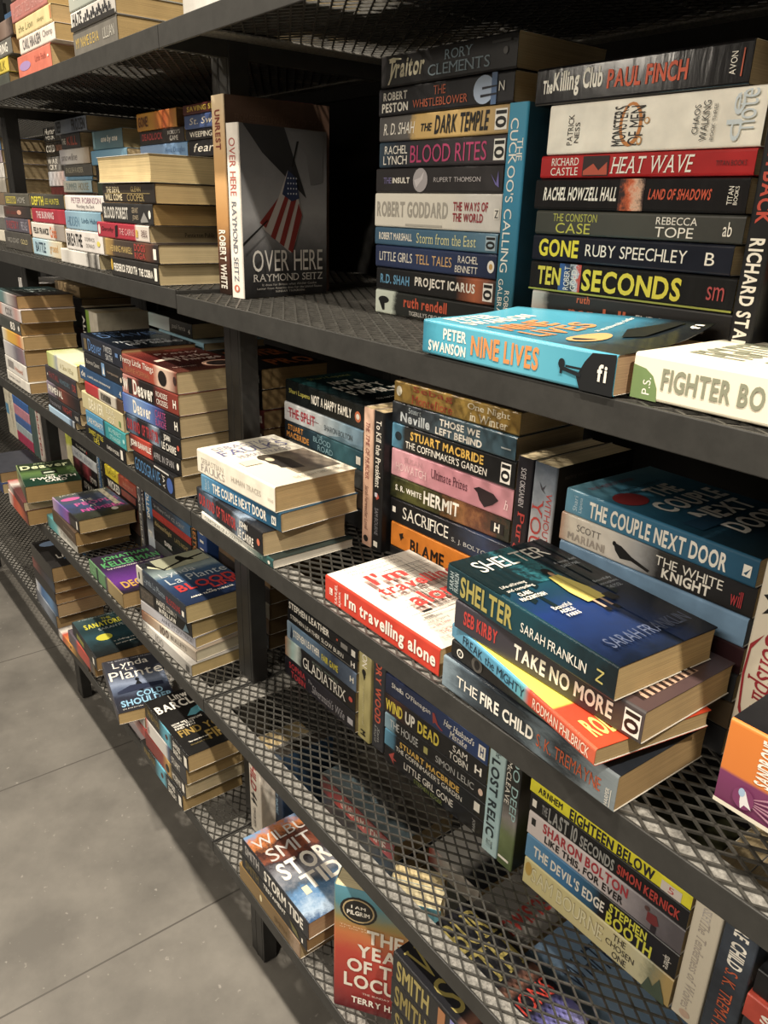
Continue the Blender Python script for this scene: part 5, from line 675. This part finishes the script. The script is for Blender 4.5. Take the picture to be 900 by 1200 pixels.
stack('the pink-lettered pile', h3, Z3, [
 ('white and teal paperback', -.925, .009, 2, .215, .13, .034, C(A([(0, '3c5450'), (.15, '4a9ca0'), (.35, '6ab0b0'), (.5, 'd8d4c8'), (1, 'dcd8cc')], n=.04), pg='b8945a', st=[T('ALIBI STREET', 'a8a498', .45, .95, .3, .7)])),
 ('brown paperback', -.866, .009, -1, .190, .13, .036, C(A([(0, '4a3c30'), (1, '54402f')], n=.2), pg='b08a50', st=[T('Sleeping Dogs', 'a89884', .5, .92, .4, .6)])),
 ('dark floral paperback with pink capitals', -.848, .009, 1, .19, .135, .034, C(A([(0, 'b89ab8'), (.3, '6a5cb0'), (.55, '8a50a0'), (.64, '24201f'), (1, '201d1c')], n=.06), pg='c0a066', f=A([(0, '5a5c44'), (.2, '4a5468'), (.5, '3c4a78'), (.8, '34382c'), (1, '201f1a')], n=.35, sc=22), st=[R(WH, .9, .94, .2, .8), R('3a3634', .68, .88, .2, .8)], ft=[T('JACKIE KOHN', 'c8c4b8', .1, .95, .93, .98), E('d05c9c', .06, .4, .73, .85), T('THE', WH, .36, .56, .62, .7), T('PEOPLE', 'c85c9c', .2, .95, .48, .6, 'b'), T('AT', WH, .4, .52, .39, .46), T('NUMBER', 'c84a94', .2, .95, .24, .36, 'b'), E('d8d4c8', .66, .78, .12, .22), R('b0a890', .8, .9, .3, .95)]))])
stack('the pile topped by a green cover', h3, Z3, [
 ('orange, white and red paperback', -1.150, -.028, -1, .2, .13, .042, C(A([(0, 'd8d0c4'), (.3, 'c84a34'), (.6, 'd0603a'), (1, '5a2c28')], n=.15), pg='b08a50')), ('maroon paperback with white patches', -1.152, -.026, -3, .2, .13, .024, C(A([(0, 'b83a30'), (.2, 'd8ccc4'), (.4, '5a2c2c'), (1, '6a3030')], n=.12), pg='c8b08a', st=[T('EVE', WH, .06, .24, .2, .8, 'b')])),
 ('green paperback with white lettering and green glow', -1.133, -.003, -8, .197, .137, .045, C(A([(0, '8aa05a'), (.3, '6a7a5a'), (1, '3c4a3c')], n=.1), pg='b08a50', f=A([(0, '2c3c24'), (.25, '1c2c1f'), (.42, '5a7c3c'), (.55, '4a6c3c'), (.7, '123824'), (1, '14382a')], n=.16, sc=12, ln=.212), ft=[T('JEFFERY', 'a8b88c', .3, .7, .9, .96), T('Deaver', 'e0e8b0', .05, .92, .72, .9, 'b'), R('24301f', .38, .66, .42, .6), R('c8d4b8', .42, .62, .47, .52), T('THE', WH, .42, .58, .33, .38, 'b'), T('TWELFTH', WH, .14, .95, .2, .3, 'b'), T('CARD', WH, .38, .76, .08, .18, 'b')]))])
book('paperback_book', 'purple paperback with green capitals lying alone on the lower shelf', h3, (-.592, .006, Z3+.0003), (0, 0, 0), .207, .143, .035, C(A([(0, '5a8a5a'), (.5, '5c8c5c'), (.55, '3a2a4a'), (.62, 'a08a5a'), (1, '8a744a')], n=.04), pg='b8945c', f=A([(0, '2c2238'), (.3, '2a1c36'), (.5, '4a2668'), (.75, '6a3090'), (1, '241c2c')], n=.16, sc=16), st=[R('2c2238', .24, .28, 0, 1), T('KELLERMAN', '8ac08a', .05, .22, .2, .8)], ft=[T('JONATHAN', '4aa05a', .15, .9, .82, .94, 'b'), T('KELLERMAN', '4aa05a', .08, .98, .66, .8, 'b'), T('THE INTERNATIONAL NO 1 BESTSELLER', WH, .1, .95, .6, .63), T('DECEPTION', 'c89a3c', .1, .95, .1, .26, 'b')]))
ph = 'the stack behind the green cover'
stack(ph, h3, Z3, [('dark paperback', -1.146, .152, 0, .2, .125, .03, C(K1)), ('black paperback with white marks', -1.145, .152, 0, .2, .125, .036, C(K1, st=[T('SPRING', WH, .4, .9, .2, .8, 'b')])), ('black paperback with red figures', -1.146, .152, 0, .202, .125, .044, C(A([(0, '1c1a1c'), (.2, '8a3c44'), (.35, '1c1a1c'), (.6, 'a03c44'), (.8, '1e1c1e'), (1, '24222a')], n=.06), st=[T('BOYD', WH, .7, .95, .1, .5, 'b')])), ('white paperback with faint lettering', -1.144, .152, 0, .204, .125, .030, C(P('c8ccd0'), st=[T('THE GIRL BEFORE', '8a94a0', .1, .8, .3, .7)])), ('black paperback with white and red spots', -1.14, .152, 0, .202, .125, .022, C(K1, st=[T('M.J. ARLIDGE', WH, .2, .6, .3, .7), E('c83a34', .62, .66, .3, .7)]))])
for d, x, t, H, c in (('blue upright paperback with white lettering behind the pink-lettered pile', -.934, .02, .18, C(A([(0, '3a5c8c'), (1, '4a78a8')], ln=-.18), st=[T('AND THEN SHE VANISHED', WH, .08, .9, .3, .7)])), ('dark upright paperback with pale lettering behind the pink-lettered pile', -.911, .022, .186, C(P('2a2c2c'), st=[T('COLD GRANITE', 'a8b0a0', .08, .86, .3, .7)])), ('black upright paperback next to a stack with a yellow patch', -.8875, .012, .18, C(K1))):
    upright(d, h3, x, .152, Z3, 0, H, .125, t, c)
ph = 'the rear stack with yellow and brick'
stack(ph, h3, Z3, [('hidden black paperback', -.872, .152, 0, .21, .125, .03, C(K1)), ('hidden brown paperback', -.871, .152, 0, .21, .125, .034, C(P('4a342c'))), ('dark red paperback', -.873, .152, 0, .212, .125, .034, C(P('5a2c24'))), ('black and white paperback', -.872, .152, 0, .212, .125, .030, C(K1, st=[T('WICKED', WH, .06, .46, .1, .9, 'b'), R('8a4434', .52, .96, .3, .9)])), ('yellow and brick-red paperback', -.872, .152, 0, .213, .125, .031, C(A([(0, 'd8c020'), (.44, 'dcc828'), (.5, '9c4430'), (1, 'b04a34')], n=.01), st=[T('JACK', '8a7a20', .08, .4, .3, .7), T('Bulletproof', 'd88a6a', .6, .92, .3, .7, 's')]))])
for d, x, t, H, c in (('grey upright paperback with white lettering in the lower rear row', -.6555, .023, .182, C(P('5a5c60'), st=[T('LAKESIDE', WH, .1, .9, .3, .75)])), ('dark upright paperback in the lower rear row', -.6315, .023, .186, C(P('1c1c20'), st=[T('DYING', WH, .08, .4, .3, .7)])), ('blue and white upright paperback with white capitals', -.6065, .037, .19, C(A([(0, '8aa0b8'), (.3, 'c8d0d8'), (.55, '2c3c54'), (.62, '3a78b0'), (1, '4a8cc0')], ln=-.19, n=.05), st=[T('ROLLINS', WH, .06, .46, .2, .7, 'b'), T('F', WH, .62, .7, .2, .8, 'b')])), ('black upright paperback with orange letters close to the post', -.3525, .025, .19, C(K1, st=[T('PRESTON', 'd0803a', .06, .5, .2, .8, 'b')])), ('blue upright paperback with white blocks close to the post', -.3265, .042, .186, C(P('2c4c8c'), st=[R(WH, .1, .13, .3, .7), R(WH, .2, .23, .3, .7), R(WH, .3, .33, .3, .7)]))):
    upright(d, h3, x, .152, Z3, 0, H, .125, t, c)
ph = 'the rear stack with a red spine'
stack(ph, h3, Z3, [('hidden dark paperback', -.566, .152, 0, .2, .125, .028, C(P('2c2a2a'))), ('hidden grey paperback', -.565, .152, 0, .2, .125, .028, C(P('4a4a4c'))), ('black paperback with white lettering', -.567, .152, 0, .204, .125, .030, C(K1, st=[T('DARK', WH, .3, .5, .3, .7, 'b')])), ('black paperback with gold script', -.566, .152, 0, .206, .125, .029, C(P('24221f'), st=[T('Richmond Knight', 'c8b070', .05, .5, .3, .8, 'is'), T('LATE NIGHT', 'a89458', .58, .92, .3, .66)])), ('bright red paperback', -.566, .152, 0, .207, .125, .018, C(P('b4302a'), st=[T('THE TRAITORS GATE', 'c85048', .2, .8, .3, .7)])), ('navy and slate paperback', -.567, .152, 0, .207, .125, .027, C(A([(0, '2a2c34'), (.6, '34404e'), (.85, '4a6a8a'), (1, '3a6a98')], n=.1), st=[T('Sir Henry Cecil', 'a8a8a8', .06, .5, .3, .66, 's'), T('ICE AGENT', 'a8a8a8', .54, .86, .3, .64)]))])
ph = 'the dim stack behind the lower post'
stack(ph, h3, Z3, [('%s paperback' % nm, -.278+i*.003, .17, 0, .205, .13, .0335, C(P(h), pg='8a7048')) for i, (nm, h) in enumerate((('black', '24211e'), ('brown', '4a3a2c'), ('grey', '5a564c'), ('dark', '2a2624'), ('tan', '6a543a')))])
for d, x, t, H, c in (('cream upright paperback at the far end of the lower shelf', -1.90, .05, .185, C(P('d8d0b8'), st=[R('5a9cc8', .4, .6, .1, .9)])), ('white upright paperback at the far end of the lower shelf', -1.847, .06, .18, C(P('dcd4bc'), st=[T('THE BRASS VERDICT', 'a89c84', .1, .8, .3, .6)])), ('green-grey upright paperback before the second post', -1.578, .07, .19, C(P('4a605c'))), ('white upright paperback with red lettering before the second post', -1.505, .045, .185, C(P('d0c4b8'), st=[T('HUNTED', 'a83a3a', .1, .9, .3, .7, 'b')]))):
    upright(d, h3, x, .152, Z3, 0, H, .125, t, c)
ph = 'the far pink and blue stack'
stack(ph, h3, Z3, [(d, -1.78, .152, 0, .198, .125, t, C(P(c))) for d, t, c in (('rose-red paperback', .036, 'b83a5c'), ('teal-white paperback', .03, 'a8b8bc'), ('blue paperback', .03, '4a6cb0'), ('pink paperback', .036, 'd08a9c'), ('bright blue paperback', .03, '3c6cb8'))])
upright('lime and cream paperback standing cover-out just past the second post', h3, -1.292, .205, Z3, -80, .18, .125, .03, C(P('8a7a4c'), pg='8a6a40', f=A([(0, 'd8cf98'), (.55, 'd8d09c'), (.62, 'b8bc40'), (.82, 'c4c848'), (.9, 'd8a08a'), (1, 'd0d0a0')], ln=-.18, n=.04), ft=[T('ever', WH, .5, .9, .7, .78, 'i')]))
# ------------------------------------------------------------------ middle unit, bottom shelf
h4 = 'paperbacks on the bottom shelf of the middle bay'
stack('the blue-oval pile near the floor', h4, Z4, [
 ('blue-grey paperback', -1.150, .004, -1, .205, .13, .041, C(A([(0, '4a4c54'), (.5, '8a94a4'), (1, '3a4450')], n=.2), pg='a88654')), ('white and blue paperback', -1.135, .004, 0, .205, .13, .041, C(A([(0, 'd8d8d8'), (.3, '3a6ca8'), (.7, '5a8cc0'), (1, '2a3c54')], n=.1), pg='b09468')), ('dark paperback', -1.128, .002, 0, .2, .13, .041, C(P('2c2a2a'), pg='a88654')), ('maroon paperback', -1.118, .0, 0, .205, .13, .040, C(A([(0, '8a4a44'), (.4, '3c2c2c'), (1, '2c3c50')], n=.15), pg='a88654')),
 ('dark grey paperback with a blue oval', -1.098, -.004, 0, .2, .15, .042, C(A([(0, '3a3834'), (1, '2c2a28')], n=.1), pg='a88654', f=P('2c2a29'), ft=[E('8aa8d0', .1, .48, .74, .92), T('LYNDA', WH, .42, .85, .44, .58, 'b'), T('LA PLANTE', WH, .22, .95, .27, .41, 'b'), T('TRIAL', '5a8cc0', .3, .8, .14, .24, 'b')]))])
stack('the yellow-lettered low pile', h4, Z4, [
 ('orange sunset paperback with a small figure', -.907, -.008, 2, .222, .13, .024, C(A([(0, '3c3432'), (.12, 'd8d0c4'), (.2, 'c84a34'), (.5, 'e09a3c'), (.7, '6a5028'), (1, '2c2826')], n=.05), pg='a8824c', st=[E('1c1814', .42, .46, .4, .7), T('MONDAY', WH, .05, .14, .3, .8, 'b')])), ('purple-grey and red paperback', -.820, -.004, 0, .203, .13, .036, C(A([(0, '5a5058'), (.3, '5c5460'), (.4, 'c84a3a'), (.8, 'b84034'), (.86, '4a4048'), (1, '6a5a3c')], n=.03), pg='a8824c')),
 ('dark teal paperback with yellow capitals', -.788, .0, -2, .202, .15, .036, C(P('26282a'), pg='a8824c', f=A([(0, '3a5458'), (.3, '1f383c'), (.6, '284a54'), (.8, '1c2c30'), (1, '15191a')], n=.3, sc=18), st=[R('8a8a3a', .2, .5, .3, .7), R(WH, .86, .92, .2, .7)], ft=[T('THE', 'd8d030', .44, .6, .86, .92), T('SANATORIUM', 'd8d030', .12, .86, .7, .83, 'b'), T('SARAH PEARSE', 'a8b4b0', .3, .95, .6, .66), E('c8c430', .18, .44, .34, .5), T('a chilling retreat', WH, .4, .9, .24, .28), T('you wont want to leave', WH, .4, .9, .16, .2), T('IT FEELS LIKE ANOTHER WORLD', 'a8b4b0', .1, .9, .95, .98)]))])
stack('the low walking-figure pile', h4, Z4, [
 ('grey-pink paperback', -.478, .004, 0, .163, .125, .027, C(A([(0, 'c8b8b8'), (.5, 'a89ca0'), (1, '8a7c80')], n=.2))), ('red and white paperback', -.482, .002, 0, .165, .125, .027, C(A([(0, 'b83a34'), (.4, 'd8d0c8'), (.7, 'c0504a'), (1, 'a83430')], n=.1))), ('white paperback', -.485, .003, 0, .166, .125, .026, C(P('d0ccc4'))),
 ('dark blue-grey paperback with a lone walking figure', -.540, -.008, -10.5, .215, .122, .028, C(P('3c3c44'), pg='c8a86c', f=A([(0, '34343c'), (.35, '3a3e4c'), (.5, '8a98b4'), (.62, '5a6884'), (.75, '2c3040'), (1, '2a2a30')], n=.14, sc=14, ln=.215), ft=[T('THE QUEEN OF CRIME DRAMA', 'a8a8b0', .1, .9, .95, .975), T('Lynda', WH, .16, .8, .78, .93), T('La', WH, .36, .5, .74, .79), T('Plante', WH, .05, .99, .58, .75), G('14161c', [(.46, .3), (.44, .44), (.5, .52), (.55, .44), (.54, .3)]), E('14161c', .46, .53, .5, .56), G('28304a', [(.1, .36), (.35, .44), (.9, .4), (.9, .34), (.1, .32)]), T('COLD', '8ac0e0', .4, .85, .2, .3, 'b'), T('SHOULDER', '8ac0e0', .1, .98, .08, .19, 'b'), T('the first lorraine page thriller', WH, .1, .7, .03, .055)]))])
stack('the cyan-hand pile', h4, Z4, [
 ('black paperback with a cyan splash', -.308, -.012, 0, .206, .13, .040, C(A([(0, '1d1c1a'), (.35, '23231f'), (.48, '4a9cb4'), (.58, '5ab0c8'), (.66, '1d2022'), (1, '1a1a1a')], n=.05), pg='b8985e', st=[T('FIND', '8a7438', .08, .24, .5, .86, 'b'), T('YOU', '8a7438', .26, .36, .5, .86, 'b'), E('5a2c20', .5, .56, .4, .7), T('LINWOOD', WH, .68, .84, .54, .9, 'b'), T('BARCLAY', WH, .68, .86, .1, .46, 'b'), R(WH, .92, .98, .2, .8)])),
 ('dark red paperback with a yellow emblem', -.284, -.010, 0, .196, .13, .039, C(A([(0, '7a241f'), (.45, '8a2c24'), (.6, 'c8a050'), (.68, '242220'), (1, '2a2626')], n=.05), pg='c8b48a', st=[E('1c1a1a', .53, .62, .2, .7), T('MCDERMID', WH, .7, .9, .3, .7), R(WH, .93, .98, .3, .8)])),
 ('white and black paperback with red corner', -.272, -.010, 0, .194, .13, .039, C(A([(0, 'b0342c'), (.1, 'd8d4cc'), (.5, 'd0ccc6'), (.56, '4a5c7c'), (.62, '24242a'), (1, '2a2a2e')], n=.03), pg='b8985e', st=[E('8a8480', .05, .09, .2, .6), T('STUART', WH, .66, .86, .3, .7)])),
 ('black paperback with a cyan hand and gold title', -.270, -.010, 0, .206, .135, .038, C(A([(0, '1d1c1a'), (.35, '23231f'), (.48, '4a9cb4'), (.58, '5ab0c8'), (.66, '1d2022'), (1, '1a1a1a')], n=.05), pg='c0a068', f=P('1f1e1d', .32), st=[T('FIND', '8a7438', .08, .22, .4, .8, 'b'), T('YOU', '8a7438', .24, .36, .4, .8, 'b'), E('5a2c20', .5, .56, .4, .7), T('LINWOOD', WH, .68, .84, .54, .9, 'b'), T('BARCLAY', WH, .68, .86, .1, .46, 'b'), R(WH, .92, .98, .2, .8)],
   ft=[T('Linwood', WH, .34, .84, .86, .97, 'b'), T('BARCLAY', WH, .05, .88, .72, .85, 'b'), G(A([(0, '2a5c6c'), (.5, '5aa8bc'), (1, '2c5c68')], ax='y', ln=.13, n=.3, sc=30), [(.38, .55), (.5, .64), (.7, .68), (.98, .66), (.98, .5), (.8, .46), (.62, .5), (.6, .56), (.5, .53)]), T('HOW WILL YOU LIVE', WH, .1, .56, .475, .505, 'b'), T('WHEN THEY', WH, .1, .42, .435, .465, 'b'), T('FIND YOU', WH, .1, .4, .395, .425, 'b'), T('FIND YOU', 'a0823c', .1, .82, .27, .38, 'b'), T('FIRST', 'a0823c', .42, .92, .1, .25, 'b'), T('The best book yet', WH, .14, .44, .16, .185, 'b'), T('Stephen King', '8a7438', .14, .42, .11, .135)]))])
# ------------------------------------------------------------------ top shelf
h0 = 'paperbacks on the top shelf'
stack('the pastel top-shelf stack', h0, Z0, [
 ('coral paperback with a violet emblem', -.662, .008, 0, .202, .13, .037, C(P('d8705a'), pg='c0a06a', st=[E('a888c0', .05, .4, .3, .7), T('Little Faith', 'b85848', .54, .86, .5, .75, 's'), E(WH, .9, .94, .5, .6)])),
 ('white paperback with grey capitals', -.636, .008, 0, .21, .13, .026, C(P('e0d4c8'), pg='b8985e', st=[T('CARL HIAASEN', '6a6664', .1, .62, .2, .85, 'b'), T('Chomp', '8a8480', .68, .94, .3, .8)])),
 ('cream-yellow paperback', -.648, .008, 0, .214, .13, .027, C(P('dcc48a'), pg='c0a06a', st=[T('the Lion', '8a8a5a', .08, .5, .3, .7, 'i'), T('sleeps', '8a8a5a', .62, .8, .3, .6, 'i'), R('c08050', .96, 1, .2, .9)])),
 ('dusty pink paperback', -.664, .008, 0, .214, .13, .032, C(P('b87068'), pg='b8985e', st=[T('A GREAT DELIVERANCE', 'c89088', .06, .9, .2, .7)])),
 ('brown paperback high on the shelf', -.655, .008, 0, .205, .13, .03, C(P('6a5444'), pg='b8985e'))])
stack('the dark far top-shelf stack', h0, Z0, [
 ('green-black paperback', -.945, .01, 0, .205, .13, .022, C(P('4a4e46'), pg='a08250')), ('yellow paperback', -.94, .01, 0, .206, .13, .026, C(P('d8c040'), pg='a08250', st=[T('SILK', '8a7a20', .6, .9, .2, .8)])), ('grey paperback with white capital', -.905, .01, 0, .21, .13, .028, C(P('6a6862'), pg='b08c54', st=[T('RING', WH, .6, .86, .2, .8, 'b')])), ('brown striped paperback', -.885, .01, 0, .21, .13, .030, C(A([(0, '4a3a30'), (.5, '6a5040'), (.8, '8a7468'), (1, '3a2c28')], n=.2), pg='b08c54'))])
stack('the long-paged top-shelf stack', h0, Z0, [
 ('grey paperback with gold capitals', -.334, .006, 0, .185, .13, .034, C(P('6c6860'), pg='b8985e', st=[T('MY NAME IS EVA', 'c8a850', .06, .6, .3, .7), T('LILLIAN', 'b0aca0', .7, .94, .3, .7)])), ('black and white paperback with speckled lettering', -.336, .006, 0, .187, .13, .026, C(A([(0, 'd8d4cc'), (.3, 'c8c4bc'), (1, 'b0aca4')], n=.1), pg='b8985e', st=[T('HAZE', '1c1c1c', .04, .26, .2, .9, 'b'), *[R('24242a', .3+.045*i, .33+.045*i, .2+.1*(i % 3), .5+.15*(i % 3)) for i in range(14)], R('2a2826', 0, 1, 0, .22)])), ('pale grey-green paperback', -.338, .006, 0, .187, .13, .03, C(A([(0, 'a8acA0'.lower()), (1, '8c9890')], n=.2), pg='b8985e', st=[T('THE SILENT', WH, .1, .8, .4, .8)])), ('cream-paged paperback', -.334, .006, 0, .185, .13, .032, C(P('8a8474'), pg='b8985e'))])
book('paperback_book', 'white paperback in clear wrap, alone on the top shelf by the joint', h0, (.03, .022, Z0+.0003), (0, 0, math.radians(1)), .2, .12, .035, C(A([(0, 'b8b4ac'), (.5, 'd8d4cc'), (1, '9a968e')], n=.4, sc=50, rough=.12)))
stack('the shadowy stack behind the pastel one', h0, Z0, [('%s paperback' % nm, -1.32+i*.004, .16, 0, .2, .125, .036, C(P(h))) for i, (nm, h) in enumerate((('brown', '4a3a30'), ('black', '1c1c1e'), ('navy', '26344c'), ('dark grey', '3a3a3c'), ('black slim', '202022'), ('blue', '3a5c84')))])
for y, W in ((.012, .128), (.147, .128), (.282, .115)):
    for k in range(5):
        if y != .147 and k == 0: continue
        stack('the unseen pile overhead', h0, Z0, [('%s paperback' % c, .105+.2*k+random.uniform(-.002, .002), y, 0, .196, W, .034, C(P(h))) for c, h in FC[k % 4:k % 4+2]])
for y, W in ((.150, .128), (.286, .115)):
    for x in (-.245, -.458, -.671, -.884, -1.1):
        stack('the unseen pile overhead', h0, Z0, [('%s paperback' % c, x+random.uniform(-.003, .003), y, 0, .196, W, .034, C(P(h))) for c, h in FC[:2]])
stack('the blue pile beside the green-topped one', h3, Z3, [('dark blue paperback', -1.435, -.025, 0, .2, .125, .03, C(P('2a3a6a'))), ('slate paperback', -1.445, -.025, 0, .2, .125, .03, C(P('3a3c44'), pg='a88654')), ])
stack('the rear pile behind the blue oval one', h4, Z4, [('%s paperback' % nm, -1.14, .16, 0, .2, .125, .04, C(P(h), pg='b0905c')) for nm, h in (('red', '6a2c2c'), ('grey', '4a4844'), ('brown', '4a3628'), ('dark', '2a2626'), ('brown-red', '5a2c28'))])
bk = BULK.build('paperback_books'); bk['kind'] = 'stuff'; bk['label'] = 'paperbacks buried behind the front stacks and lying on the top shelf overhead'; bk['category'] = 'books'
